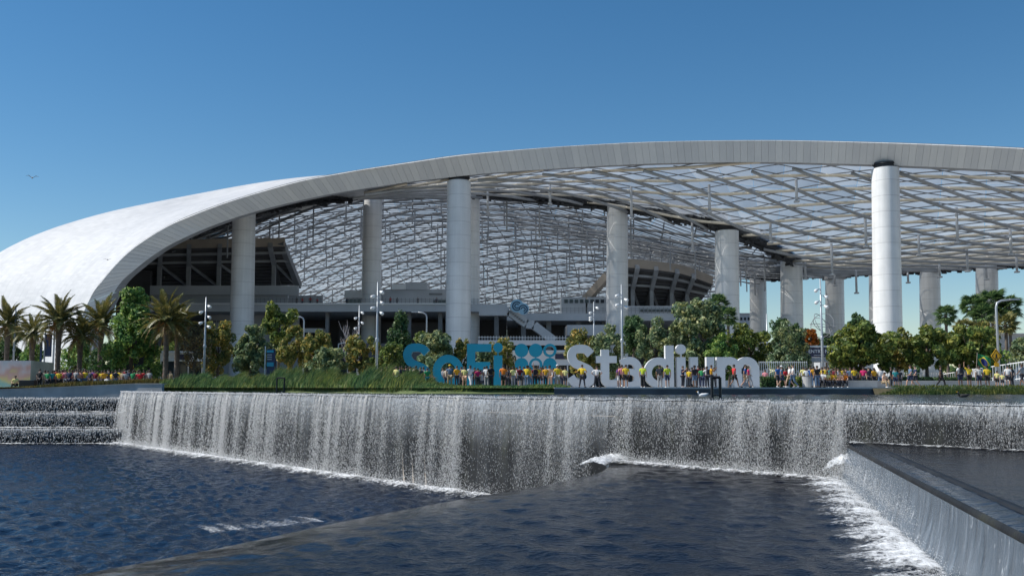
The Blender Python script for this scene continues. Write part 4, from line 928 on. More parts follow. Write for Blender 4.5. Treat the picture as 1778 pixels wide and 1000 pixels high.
struct(link('grass_strip', grid_mesh('gs', [[(x, 70.5, -.7), (x, 70.7, -.47), (x, 71.5, -.25 * e_ - .47 * (1 - e_)), (x, 71.9, -.02), (x, 73.4, .02)] for x, e_ in zip(np.linspace(25.6, 62, 40), np.clip(np.linspace(0, 24, 40), 0, 1))]), M('strip_soil', (.07, .06, .03), .95, .3, 2, .4), None, True))
# ------------------------------------------------------------------ giant letters
def stroke(pts, w, n=None):            # flat-ended ribbon along a 2D path
    pts = np.array(pts, float); T_ = np.gradient(pts, axis=0); T_ /= np.linalg.norm(T_, axis=1)[:, None]; N_ = np.stack([-T_[:, 1], T_[:, 0]], -1)
    ws = np.broadcast_to(np.asarray(w, float), (len(pts),))[:, None] / 2
    return pts + N_ * ws, pts - N_ * ws
def arc(cx, cy, rx, ry, a0, a1, n=28): return [(cx + rx * math.cos(R(a)), cy + ry * math.sin(R(a))) for a in np.linspace(a0, a1, n)]
_rk = [0]
def ribbon(mb, pts, w, th):
    _rk[0] = (_rk[0] + 1) % 7; yo = -.004 * _rk[0]
    a, b = stroke(pts, w); n = len(a); vs = []
    for y in (yo, th + yo * .7):
        for p in a: vs.append((p[0], y, p[1]))
        for p in b: vs.append((p[0], y, p[1]))
    m = 2 * n; fs = []
    for i in range(n - 1):
        fs += [(i, n + i, n + i + 1, i + 1), (m + i, m + i + 1, m + n + i + 1, m + n + i), (i, i + 1, m + i + 1, m + i), (n + i, m + n + i, m + n + i + 1, n + i + 1)]
    fs += [(0, m, m + n, n), (n - 1, 2 * n - 1, m + 2 * n - 1, m + n - 1)]
    mb.add(vs, fs)
def disc(mb, cx, cz, r, th, n=40, y0=0): 
    _rk[0] = (_rk[0] + 1) % 7; y0 -= .004 * _rk[0]
    vs = [(cx + r * math.cos(2 * math.pi * k / n), y, cz + r * math.sin(2 * math.pi * k / n)) for y in (y0, y0 + th) for k in range(n)]
    mb.add(vs, [tuple(range(n))[::-1], tuple(range(n, 2 * n))] + [(k, (k + 1) % n, n + (k + 1) % n, n + k) for k in range(n)])
LD = 88.0; PXM = LD / FPX * 1.005
def letter(name, label, x0, build, mat, base=671.5):
    e = P(x0, base, LD); mb = MB(); build(mb)
    mb.v = [(v[0] * PXM, v[1], v[2] * PXM) for v in mb.v]
    o = obj(name, mb, mat); o.location = (e.x, LD, -.02); return tag(o, label, 'sign letter')
TH = .75
def L_S(w, h, s):
    def f(mb):
        m = [(w - s * .55, h - s * 1.15), (w * .68, h - s * .62), (w * .47, h - s * .5), (w * .25, h - s * .66), (s * .55, h * .735), (w * .27, h * .58), (w * .52, h * .5), (w * .77, h * .41), (w - s * .52, h * .26), (w * .76, s * .68), (w * .5, s * .5), (w * .27, s * .64), (s * .42, s * 1.3)]
        ribbon(mb, crom(np.array(m), 70), s, TH)
    return f
def L_o(w, h, s): return lambda mb: ribbon(mb, arc(w / 2, h / 2, w / 2 - s / 2, h / 2 - s / 2, 0, 360, 60), s, TH)
def L_F(w, h, s):
    def f(mb): ribbon(mb, [(s / 2, 0), (s / 2, h - .001)], s, TH); ribbon(mb, [(s - .01, h - s / 2), (w, h - s / 2)], s * .95, TH - .004); ribbon(mb, [(s - .01, h * .5), (w * .95, h * .5)], s * .95, TH - .004)
    return f
def L_i(w, h, r, hd):
    def f(mb): ribbon(mb, [(w / 2, 0), (w / 2, h)], w, TH); disc(mb, w / 2, hd, r, TH); ribbon(mb, [(w / 2, h - .5), (w / 2, hd)], 2.0, .3)
    return f
SH = 76.5
letter('sign_letter', 'teal capital S, first letter of the giant sign', 698.5, L_S(49, SH, 14), m_teal)
letter('sign_letter', 'teal lowercase o of the giant sign', 751, L_o(52.5, 57, 13.5), m_teal)
letter('sign_letter', 'teal capital F of the giant sign', 810.5, L_F(42, 76, 14), m_teal)
letter('sign_letter', 'teal lowercase i with round dot in the giant sign', 857, L_i(15, 56, 8.2, 69.5), m_teal)
def logo(mb):
    for cx, cz, ring in ((12, 64.5, 0), (36.5, 64.5, 0), (61, 64.5, 1), (12, 40, 0), (36.5, 40, 1), (61, 40, 0), (36.5, 15.5, 0), (61, 15.5, 0)):
        if ring: ribbon(mb, arc(cx, cz, 9.4, 9.4, 0, 360, 48), 4.2, TH)
        else: disc(mb, cx, cz, 11.7, TH)
    for a, b in (((12, 64.5), (12, 40)), ((36.5, 56), (36.5, 48)), ((61, 55), (61, 48)), ((36.5, 32), (36.5, 15)), ((61, 40), (61, 15.5)), ((12, 40), (12, 0)), ((36.5, 15), (36.5, 0)), ((61, 15), (61, 0))): ribbon(mb, [a, b], 1.6, .3)
o = letter('sign_emblem', 'cluster of teal discs and rings between the two words of the giant sign', 893.5, logo, m_teal); o['category'] = 'sign emblem'
letter('sign_letter', 'white capital S, first letter of the second word of the sign', 985, L_S(49, SH - 2, 14.5), m_letter)
def L_t(mb): ribbon(mb, [(15, 66), (15, 22)] + arc(24, 15, 9, 8, 180, 262, 10) + [(35, 6.8)], 14, TH); ribbon(mb, [(0, 49), (35, 49)], 12, TH - .006)
letter('sign_letter', 'white lowercase t of the giant sign', 1036, L_t, m_letter)
def L_a(mb):
    ribbon(mb, [(4.5, 42)] + arc(20, 32.5, 14.5, 14.5, 125, 15, 14) + [(34, 30), (34, 0)], 13, TH); ribbon(mb, arc(20, 16.5, 13.5, 11.5, 35, 385, 50), 10.5, TH - .006)
letter('sign_letter', 'white lowercase a of the giant sign', 1074, L_a, m_letter)
def L_d(mb): ribbon(mb, arc(25, 26, 19, 20, 0, 360, 56), 13, TH); ribbon(mb, [(43.5, 0), (43.5, 73)], 14.5, TH - .006)
letter('sign_letter', 'white lowercase d of the giant sign', 1119.5, L_d, m_letter)
letter('sign_letter', 'white lowercase i with round dot in the giant sign', 1176, L_i(15, 53, 8.5, 66.5), m_letter)
def L_u(mb): ribbon(mb, [(7, 53), (7, 22)] + arc(21, 21, 14, 14.5, 180, 360, 24) + [(35, 53)], 13.5, TH); ribbon(mb, [(35, 30), (35, 0)], 13.3, TH - .006)
letter('sign_letter', 'white lowercase u of the giant sign', 1199, L_u, m_letter)
def L_m(mb):
    ribbon(mb, [(7, 0), (7, 53)], 14, TH); ribbon(mb, [(7.5, 30)] + arc(22, 32, 14.3, 14.5, 178, 0, 24) + [(36.3, 0)], 13.5, TH - .006); ribbon(mb, [(36.5, 30)] + arc(51.5, 32, 14.3, 14.5, 178, 0, 24) + [(66, 0)], 13.5, TH - .009)
letter('sign_letter', 'white lowercase m, last letter of the giant sign', 1245.5, L_m, m_letter)
# ------------------------------------------------------------------ lamp posts
def lamp_post(px, yt, d, label, heads, yb=671):
    c = P(px, yt, d); e = thing('lamp_post', label, 'lamp post', (c.x, d, 0), 0, 'spotlight lamp posts'); h = c.z
    obj('pole', MB().tube([(0, 0, 0), (0, 0, h * .45), (0, 0, h)], [.13, .11, .055], 10), m_galv, e, True); obj('base', MB().lathe((0, 0, 0), [(.25, 0), (.25, .15), (.14, .3)], 12), m_galv, e)
    obj('collar', MB().lathe((0, 0, h * .45), [(.16, -.12), (.17, .1), (.12, .22)], 10), m_galv, e)
    for k, (dz, sd) in enumerate(heads):
        z = h - dz; f = obj('spotlight', MB().tube([(sd * .25, -.1, z), (sd * .5, -.22, z - .14), (sd * .56, -.26, z - .17)], [.09, .17, .15], 10), m_white, e, True); obj('bracket', MB().beam((0, 0, z + .08), (sd * .3, -.1, z + .03), .05, .05), m_galv, f)
H5 = [(1.0, -1), (1.55, 1), (1.75, -1), (2.2, 1), (2.35, -1)]
lamp_post(28, 530, 118, 'slim lamp post between the two leftmost palms', [])
lamp_post(358, 516, 104, 'lamp post with spotlights right of the large date palm', [(.9, 1), (1.5, -1), (2.0, 1), (2.6, -1), (3.0, 1)])
lamp_post(656, 490, 96, 'tall lamp post with spotlights left of the first teal letter', [(.9, 1), (1.3, -1), (1.9, 1), (2.4, -1), (2.9, 1)])
lamp_post(624, 530, 130, 'distant lamp post with spotlights against the second column', [(.9, 1), (1.6, -1), (2.2, 1), (2.9, -1)])
lamp_post(1079, 494, 96, 'tall lamp post with spotlights behind the letter a', [(1.0, -1), (1.4, 1), (1.9, -1), (2.1, 1)])
lamp_post(1031, 524, 126, 'distant lamp post with spotlights above the white capital S', [(.7, 1), (1.3, -1), (1.9, -1), (2.2, -1)])
lamp_post(1424, 484, 92, 'tall lamp post with spotlights in front of the entry gate', [(1.0, -1), (1.6, 1), (2.1, -1), (2.5, 1)])
lamp_post(1331, 545, 112, 'bare slim pole rising from the wide yellow-green tree', [])
def street_lamp(px, yt, d, sd, label):
    c = P(px, yt, d); e = thing('street_lamp', label, 'street lamp', (c.x, d, 0), 0, 'curved-arm street lamps'); h = c.z
    obj('pole', MB().tube([(0, 0, 0), (0, 0, h - .6), (sd * .12, 0, h - .2), (sd * .5, 0, h), (sd * 1.5, 0, h + .12)], [.12, .1, .1, .09, .08], 10), m_galv, e, True); obj('lamp_head', MB().box((sd * 1.7, 0, h + .12), (.9, .3, .14)), m_galv, e)
street_lamp(528, 550, 140, -1, 'curved street lamp above the bronze shrubs at left of centre'); street_lamp(741, 543, 140, -1, 'curved street lamp above the teal letter o')
street_lamp(1729, 522, 91, 1, 'street lamp carrying a yellow diamond sign at right')
# ------------------------------------------------------------------ signs
def text_mesh(txt, size, depth=.012):
    cu = bpy.data.curves.new('t', 'FONT'); cu.body = txt; cu.size = size; cu.extrude = depth; cu.align_x = 'CENTER'; cu.align_y = 'CENTER'; cu.offset = size * .012
    o = bpy.data.objects.new('t', cu); S.collection.objects.link(o); dg = bpy.context.evaluated_depsgraph_get(); me = bpy.data.meshes.new_from_object(o.evaluated_get(dg)); bpy.data.objects.remove(o); return me
def put_text(txt, size, loc, mat, parent, name='lettering'):
    me = text_mesh(txt, size); me.materials.clear(); o = link(name, me, mat, parent); o.location = loc; o.rotation_euler = (math.pi / 2, 0, 0); return o
def diamond(px, yc, rpx, d, label):
    c = P(px, yc, d); e = thing('warning_sign', label, 'road sign', (c.x, d, 0)); r = rpx * d / FPX
    obj('plate', MB().add([(0, 0, c.z - r), (r * .72, 0, c.z), (0, 0, c.z + r), (-r * .72, 0, c.z), (0, .04, c.z - r), (r * .72, .04, c.z), (0, .04, c.z + r), (-r * .72, .04, c.z)], [(0, 1, 2, 3), (7, 6, 5, 4), (0, 4, 5, 1), (1, 5, 6, 2), (2, 6, 7, 3), (3, 7, 4, 0)]), m_yellow, e)
    obj('border', (lambda m: ribbon(m, [(0, c.z - r * .8), (r * .56, c.z), (0, c.z + r * .8), (-r * .56, c.z), (0, c.z - r * .8)], .05, .006) or m)(MB()), m_black, e).location = (0, -.012, 0)
    obj('figure', MB().box((0, -.012, c.z + r * .2), (.10, .012, .10)).box((0, -.012, c.z - r * .05), (.13, .012, .3)).box((-.06, -.012, c.z - r * .35), (.06, .012, .25)).box((.07, -.012, c.z - r * .33), (.06, .012, .22)), m_black, e)
    obj('plaque', MB().box((0, .02, c.z - r * 1.15), (.4, .04, .35)), m_yellow, e); obj('post', MB().tube([(0, .06, 0), (0, .06, c.z + r)], .04, 8), m_galv, e)
diamond(1730, 618, 13, 90, 'yellow diamond pedestrian sign on the right street lamp'); diamond(229, 628, 7, 118, 'small orange-yellow diamond sign behind the left crowd')
# entry gate
e = thing('entry_gate', 'entry gate with dark purple sign board and white canopy', 'gate', (PX(1437, 108), 108, 0)); L0 = Vector(e.location)
def eb(name, x0, x1, y0, y1, d, th, mat, e, L0):
    a = P(x0, y1, d); b = P(x1, y0, d); return obj(name, MB().box(((a.x + b.x) / 2 - L0.x, d + th / 2 - L0.y, (a.z + b.z) / 2 - L0.z), (b.x - a.x, th, b.z - a.z)), mat, e)
sb = eb('sign_board', 1393, 1482, 603, 620, 107.5, .3, m_purple, e, L0); eb('canopy', 1390, 1486, 620.5, 628, 106.5, 3.5, m_whitegrey, e, L0); eb('top_rail', 1389, 1488, 600, 602.5, 107.4, .4, m_white, e, L0)
for x in (1391, 1412, 1440, 1467, 1484): eb('post', x - 1.2, x + 1.2, 628.2, 672, 107.2, .2, m_white, e, L0)
for x in (1400, 1426, 1453, 1475): eb('turnstile', x - 4, x + 4, 650, 672, 108.5, 1, m_grey, e, L0)
a = P(1425, 610, 107.4); put_text('ENTRY NO', .52, (a.x - L0.x, -.53, a.z), m_white, e); eb('text_line', 1413, 1432, 616, 617, 107.44, .03, m_whitegrey, e, L0)
# white booths
def booth(label, x0, x1, d, yr, pan, fh=15):
    e = thing('white_booth', label, 'booth', (PX((x0 + x1) / 2, d), d, 0)); L0 = Vector(e.location)
    eb('roof', x0 - 3, x1 + 3, yr - 3, yr, d - .6, 5, m_white, e, L0); eb('counter', x0, x1, 655, 672, d, 4, m_whitegrey, e, L0); eb('fascia', x0, x1, yr + .3, yr + fh, d - .2, .3, m_white, e, L0); eb('opening', x0 + 2, x1 - 2, yr + fh + .5, 654.5, d + 2, .2, m_glassdark, e, L0)
    n = int((x1 - x0) / 22) + 1
    for i in range(n): x = x0 + (x1 - x0) * i / (n - 1); eb('post', x - .9, x + .9, yr + fh + .3, 672, d - .3, .2, m_white, e, L0)
    for a, b in pan: eb('sign_panel', a, b, yr + 3, yr + 12.5, d - .3, .08, m_purple, e, L0)
    return e
booth('white ticket booth with purple panel behind the two large palms', 278, 374, 118, 612, [(308, 332)]); booth('white booth with purple panel behind the disc emblem', 888, 1010, 112, 611, [(964, 984), (988, 1006)], 23)
# blue panel sign
e = thing('panel_sign', 'dark blue information panel with teal bands beside a white post', 'sign', (PX(466, 100), 100, 0)); L0 = Vector(e.location)
eb('panel', 463, 478, 606, 650, 100, .15, m_bluepanel, e, L0); eb('band', 463, 475, 608, 612, 99.9, .08, m_teal, e, L0); eb('band', 463, 475, 629, 636, 99.9, .08, m_teal, e, L0)
for y in (615, 619, 623): eb('text_line', 464, 472, y, y + 1.4, 99.9, .05, m_whitegrey, e, L0)
eb('post', 458.5, 461, 601, 662, 99.8, .2, m_white, e, L0)
# tall banner frame at left
e = thing('banner_frame', 'tall dark blue banner pylon with grey frame behind the palms', 'sign', (PX(80, 124), 124, 0)); L0 = Vector(e.location)
eb('banner', 78, 90, 580, 619, 124, .15, m_bluepanel, e, L0); eb('frame', 74.5, 77.6, 576, 668, 123.9, .3, m_whitegrey, e, L0); eb('frame', 90.4, 93, 576, 668, 123.9, .3, m_whitegrey, e, L0); eb('side_panel', 68, 73.5, 580, 640, 124.3, .2, m_bluepanel, e, L0)
# mural box
t = NT('mural_print'); v = t.coord('Object'); nz = t.n('TexNoise'); nz.inputs['Scale'].default_value = .7; nz.inputs['Detail'].default_value = 2; t.l(v, nz.inputs['Vector'])
sz = t.n('SeparateXYZ'); t.l(v, sz.inputs[0]); k = t.math('ADD', t.math('MULTIPLY', sz.outputs[2], .14), t.math('MULTIPLY', nz.outputs[0], .75))
t.l(t.ramp(k, [(.2, (.62, .66, .60)), (.36, (.30, .52, .45)), (.48, (.72, .60, .25)), (.60, (.70, .42, .34)), (.75, (.72, .62, .60)), (.9, (.6, .62, .62))]), t.b.inputs['Base Color']); t.rough(.7); m_mural = t.m
e = thing('mural_box', 'pastel painted mural box at the left edge', 'box', (PX(25, 104), 104, -.25)); L0 = Vector(e.location)
a = P(-80, 626, 104); b = P(54, 626, 104); c = P(93, 628, 109); zt = a.z - L0.z
obj('front_panel', MB().slab([(a.x - L0.x, 0, .25), (b.x - L0.x, 0, .25), (b.x - L0.x, 0, zt), (a.x - L0.x, 0, zt)], (0, .1, 0)), m_mural, e); obj('side_panel', MB().slab([(b.x - L0.x + .01, 0, .25), (c.x - L0.x, 5, .25), (c.x - L0.x, 5, zt - .1), (b.x - L0.x + .01, 0, zt)], (.02, .1, 0)), M('faded_print', (.40, .44, .36), .8, .3, .4), e)
obj('base', MB().box(((a.x + b.x) / 2 - L0.x, .3, .12), (b.x - a.x, .4, .24)), m_whitegrey, e)
e = thing('speaker_box', 'black flight case beside the mural box', 'box', (PX(49, 101), 101, -.25)); obj('body', MB().box((0, 0, .52), (1.5, .8, .94)), m_black, e); [obj('caster', MB().lathe((dx, 0, 0), [(.05, 0), (.06, .06)], 8), m_grey, e) for dx in (-.6, .6)]; obj('trim', MB().box((0, -.41, .97), (1.5, .03, .04)), m_grey, e)
# round logo sign on the concourse
m_lb = M('light_blue_sign', (.30, .52, .68), .4, .05, 1); m_nb = M('navy_sign', (.012, .05, .11), .4, .1, 1)
c = P(898, 531, 183); e = thing('round_sign', 'blue sign of two overlapping discs with concentric rings on the concourse', 'sign', (c.x, 183, 15.2)); kk = 183 / FPX; zc = c.z - 15.2
def dd(x, y): return ((x - 898) * kk, (531 - y) * kk + zc)
mb = MB(); disc(mb, *dd(897.5, 531), 11.5 * kk, .5); obj('disc', mb, m_lb, e)
mb = MB(); disc(mb, *dd(908.5, 536), 10 * kk, .5, 40, -.06); obj('disc', mb, m_lb, e)
mb = MB(); q = dd(897.5, 531.5); ribbon(mb, arc(*q, 7.3 * kk, 7.3 * kk, 40, 320), 2.0 * kk, .05); ribbon(mb, arc(*q, 3.6 * kk, 3.6 * kk, 40, 320), 1.8 * kk, .05); o = obj('rings', mb, m_nb, e); o.location = (0, -.12, 0)
mb = MB(); q = dd(908.5, 537); ribbon(mb, arc(*q, 7.0 * kk, 7.0 * kk, -80, 175), 2.0 * kk, .05); ribbon(mb, arc(*q, 3.4 * kk, 3.4 * kk, -80, 175), 1.8 * kk, .05); o = obj('rings', mb, m_nb, e); o.location = (0, -.14, 0)
obj('mount', MB().box((.5, .3, .25 + 1.0), (.2, .2, 2.3)), m_grey, e)
# black ladders in the lake
def ladder(px, y0, y1, d, wpx, label):
    a = P(px, y0, d); w = wpx * d / FPX; e = thing('pool_ladder', label, 'ladder', (a.x, d, Z_LAKE - .6), 0, 'black lake ladders'); h = a.z - Z_LAKE + .6
    for s in (-1, 1): obj('rail', MB().tube([(s * w / 2, 0, 0), (s * w / 2, 0, h)], .07, 6), m_black, e)
    obj('top_bar', MB().tube([(-w / 2, 0, h), (w / 2, 0, h)], .07, 6), m_black, e)
    for z in (.75, .3): obj('rung', MB().tube([(-w / 2, 0, z), (w / 2, 0, z)], .035, 6), m_black, e)
ladder(487.5, 656, 678, 86, 13, 'black metal frame standing in the water before the reeds'); ladder(1243, 655, 694, 46, 14, 'black metal ladder in the lake before the letter u')
# fences, planters, bins, hedge
def fence(label, pts, h, d0, n, top=True):
    a = Vector(pts[0]); b = Vector(pts[1]); e = thing('picket_fence', label, 'fence', a); 
    n = int(n * .5); me = MB().box((0, 0, h / 2), (.05, .04, h)).mesh('picket'); me.materials.append(m_white)
    for i in range(n + 1): o = link('picket', me, None, e); o.location = (b - a) * (i / n)
    for z in (h * .96, h * .12): obj('rail', MB().beam(Vector((0, .06, z)), (b - a) + Vector((0, .06, z)), .06, .07), m_white, e)
def fpt(x, d, z=0): return (PX(x, d), d, z)
fence('white picket fence right of the letter m', (fpt(1319, 100), fpt(1402, 100)), 2.6, 0, 46); fence('white picket fence rising behind the flag group at right', (fpt(1640, 100, -.3), fpt(1790, 88, .7)), 1.7, 0, 70)
fence('low white fence behind the seated people at right', (fpt(1520, 101), fpt(1640, 101)), 1.5, 0, 56); fence('white fence behind the left crowd', (fpt(120, 118), fpt(275, 118)), 2.0, 0, 80)
def planter(label, x0, x1, d, h, z=0, soil=True):
    e = thing('planter', label, 'planter', fpt((x0 + x1) / 2, d, z)); w = PX(x1, d) - PX(x0, d)
    obj('wall', MB().box((0, 0, h / 2), (w, .9, h)), m_conc, e); obj('coping', MB().box((0, 0, h + .03), (w + .06, 1.0, .06)), m_plaza_light, e); return e
planter('low grey concrete bench wall in front of the seated fans', 1414, 1520, 80, .52); planter('long low pale wall behind the walking people at right', 1476, 1900, 88, .55)
for x in (1403,): 
    e = thing('concrete_drum', 'round grey concrete drum planter beside the seated crowd', 'planter', fpt(x, 79)); obj('drum', MB().lathe((0, 0, 0), [(.36, 0), (.42, .1), (.44, .85), (.46, .9), (.38, .9), (.36, .8)], 20), m_conc, e, False); obj('soil', MB().lathe((0, 0, .78), [(.36, 0), (.3, .06)], 14), m_earth, e)
rng = np.random.default_rng(77)
def hedge(label, x0, x1, d, h, mat=lf_dark, dep=.9):
    n = int(900 * (PX(x1, d) - PX(x0, d)) * .6); w = PX(x1, d) - PX(x0, d); p = rng.uniform(-.5, .5, (n, 3)) * np.array([w, dep, h]); p[:, 2] += h / 2
    nr = rng.normal(size=(n, 3)); nr /= np.linalg.norm(nr, axis=1)[:, None]; a = np.cross(nr, rng.normal(size=(n, 3))); a /= np.linalg.norm(a, axis=1)[:, None]; b = np.cross(nr, a); s = .12
    V = np.stack([p - a * s, p + b * s * .5, p + a * s, p - b * s * .5], 1).reshape(-1, 3)
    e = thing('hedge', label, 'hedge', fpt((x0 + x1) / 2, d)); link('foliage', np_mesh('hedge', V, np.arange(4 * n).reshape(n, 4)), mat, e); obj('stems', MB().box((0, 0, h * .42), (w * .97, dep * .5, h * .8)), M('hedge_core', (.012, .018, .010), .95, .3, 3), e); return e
hedge('clipped dark hedge right of the letter m', 1320, 1398, 92, 1.0); hedge('dark low hedge under the bright trees at right', 1500, 1720, 92, .95); hedge('small yellow-green clump beside the concrete drum', 1382, 1398, 84, .9, lf_yellow, .6)
hedge('dark planting behind the left end of the sign', 600, 900, 98, 1.1)
# birds
def bird(px, py, d, span, label, mat, rz, flap):
    c = P(px, py, d); e = thing('flying_bird', label, 'bird', c, rz, 'birds in the sky')
    obj('body', MB().tube([(0, -.22 * span, 0), (0, -.12 * span, .01), (0, 0, .0), (0, .14 * span, .0), (0, .28 * span, .01)], [.012 * span, .045 * span, .06 * span, .04 * span, .012 * span], 8), mat, e, True)
    for s in (-1, 1): obj('wing', MB().add([(s * .03 * span, -.07 * span, .01), (s * .25 * span, -.10 * span, flap * .6 * span), (s * .5 * span, .0, flap * .35 * span), (s * .26 * span, .06 * span, flap * .55 * span), (s * .03 * span, .08 * span, .01), (s * .03 * span, 0, -.02 * span), (s * .25 * span, -.02 * span, flap * .6 * span - .015 * span)], [(0, 1, 6, 5), (1, 2, 6), (2, 3, 6), (6, 3, 4, 5), (0, 5, 4, 3, 2, 1)]), mat, e)
m_gull = M('gull_plumage', (.45, .46, .48), .8, .3, 4)
bird(56, 309, 95, 1.25, 'gull gliding in the blue sky at upper left', m_gull, .5, .28); bird(187, 451, 100, .95, 'dark bird gliding in front of the white roof', M('dark_plumage', (.06, .055, .055), .8, .3, 4), .3, .12)
def swim(px, d, label, mat):
    e = thing('water_bird', label, 'bird', (PX(px, d), d, Z_LAKE)); obj('body', MB().tube([(-.22, 0, .06), (-.1, 0, .07), (.08, 0, .07), (.2, 0, .12), (.32, 0, .16)], [.05, .1, .11, .07, .02], 8), mat, e, True)
    obj('neck', MB().tube([(-.2, 0, .08), (-.25, 0, .2), (-.27, 0, .28)], [.05, .035, .05], 8), mat, e, True); obj('beak', MB().tube([(-.3, 0, .28), (-.37, 0, .27)], [.02, .005], 6), m_yellow, e)
swim(1220, 57, 'white gull floating on the lake left of the black ladder', m_white); swim(1672, 52, 'dark duck floating on the lake at right', M('duck_plumage', (.03, .028, .026), .7, .3, 4))
# wire sphere sculpture seen between the right columns
e = thing('wire_sculpture', 'thin ring sculpture between the far columns above the gate', 'sculpture', fpt(1431, 128)); c = P(1431, 565, 128)
for k, (tx_, rz_, r_) in enumerate(((.2, .3, 1.5), (1.1, .9, 1.7), (1.3, -.8, 1.6), (.8, 2.0, 1.3))):
    Mt = Matrix.Rotation(rz_, 3, 'Z') @ Matrix.Rotation(tx_, 3, 'X'); obj('ring', MB().tube([Mt @ Vector((math.cos(a) * r_, math.sin(a) * r_, 0)) + Vector((0, 0, c.z)) for a in np.linspace(0, 6.283, 36)], .04, 5, False), m_grey, e)
obj('stem', MB().tube([(0, 0, 0), (0, 0, c.z - 1.3)], .08, 8), m_grey, e)
# far low buildings behind the columns
def far_building(label, x0, x1, yt, d, mat, th=20, wins=0):
    e = thing('distant_building', label, 'building', fpt((x0 + x1) / 2, d)); L0 = Vector(e.location); eb('wall', x0, x1, yt, 674, d, th, mat, e, L0); eb('roof', x0 - 1, x1 + 1, yt - 1.5, yt - .1, d - .5, th + 1, m_whitegrey, e, L0)
    for i in range(wins): x = x0 + (x1 - x0) * (i + .25) / wins; eb('window', x, x + (x1 - x0) / wins * .5, yt + 6, yt + 11, d - .15, .2, m_glassdark, e, L0)
far_building('pale round-cornered building seen beside the third column', 1284, 1310, 545, 300, m_whitegrey, 20, 4); far_building('low pale parapet building behind the right palms', 1726, 1900, 580, 150, m_conc, 12, 0); far_building('grey terrace building below the right palms', 1732, 1900, 603, 128, m_whitegrey, 8, 9)
far_building('low terrace with rails behind the right columns', 1425, 1560, 588, 160, m_whitegrey, 8, 10)
# distant boundary of trees closing the horizon
rng = np.random.default_rng(9); n = 16000; X = rng.uniform(-420, 420, n); Y = 520 + rng.uniform(0, 14, n); hmax = 9 + 4 * np.sin(X * .05) * np.sin(X * .021 + 1); Z = rng.uniform(0, 1, n) * hmax
p = np.stack([X, Y, Z], -1); nr = rng.normal(size=(n, 3)); nr /= np.linalg.norm(nr, axis=1)[:, None]; a = np.cross(nr, rng.normal(size=(n, 3))); a /= np.linalg.norm(a, axis=1)[:, None]; b = np.cross(nr, a); s = 1.5
o = link('distant_woods', np_mesh('woods', np.stack([p - a * s, p + b * s * .6, p + a * s, p - b * s * .6], 1).reshape(-1, 3), np.arange(4 * n).reshape(n, 4)), lf_dark); tag(o, 'far line of dark trees along the horizon', 'woods', None, 'stuff')
# ------------------------------------------------------------------ people
def skin_mesh(nodes, edges, lvl=1):
    names = list(nodes); me = bpy.data.meshes.new('sk'); me.from_pydata([nodes[k][0] for k in names], [(names.index(a), names.index(b)) for a, b in edges], [])
    o = bpy.data.objects.new('sk', me); S.collection.objects.link(o); md = o.modifiers.new('s', 'SKIN'); md.branch_smoothing = .4
    if not me.skin_vertices: me.skin_vertices_add() if hasattr(me, 'skin_vertices_add') else None
    for i, k in enumerate(names):
        r = nodes[k][1]; sv = me.skin_vertices[0].data[i]; sv.radius = r if isinstance(r, tuple) else (r, r); sv.use_root = (i == 0)
    sb = o.modifiers.new('b', 'SUBSURF'); sb.levels = lvl; sb.render_levels = lvl
    dg = bpy.context.evaluated_depsgraph_get(); dg.update(); m = bpy.data.meshes.new_from_object(o.evaluated_get(dg)); bpy.data.objects.remove(o); smooth(m); return m
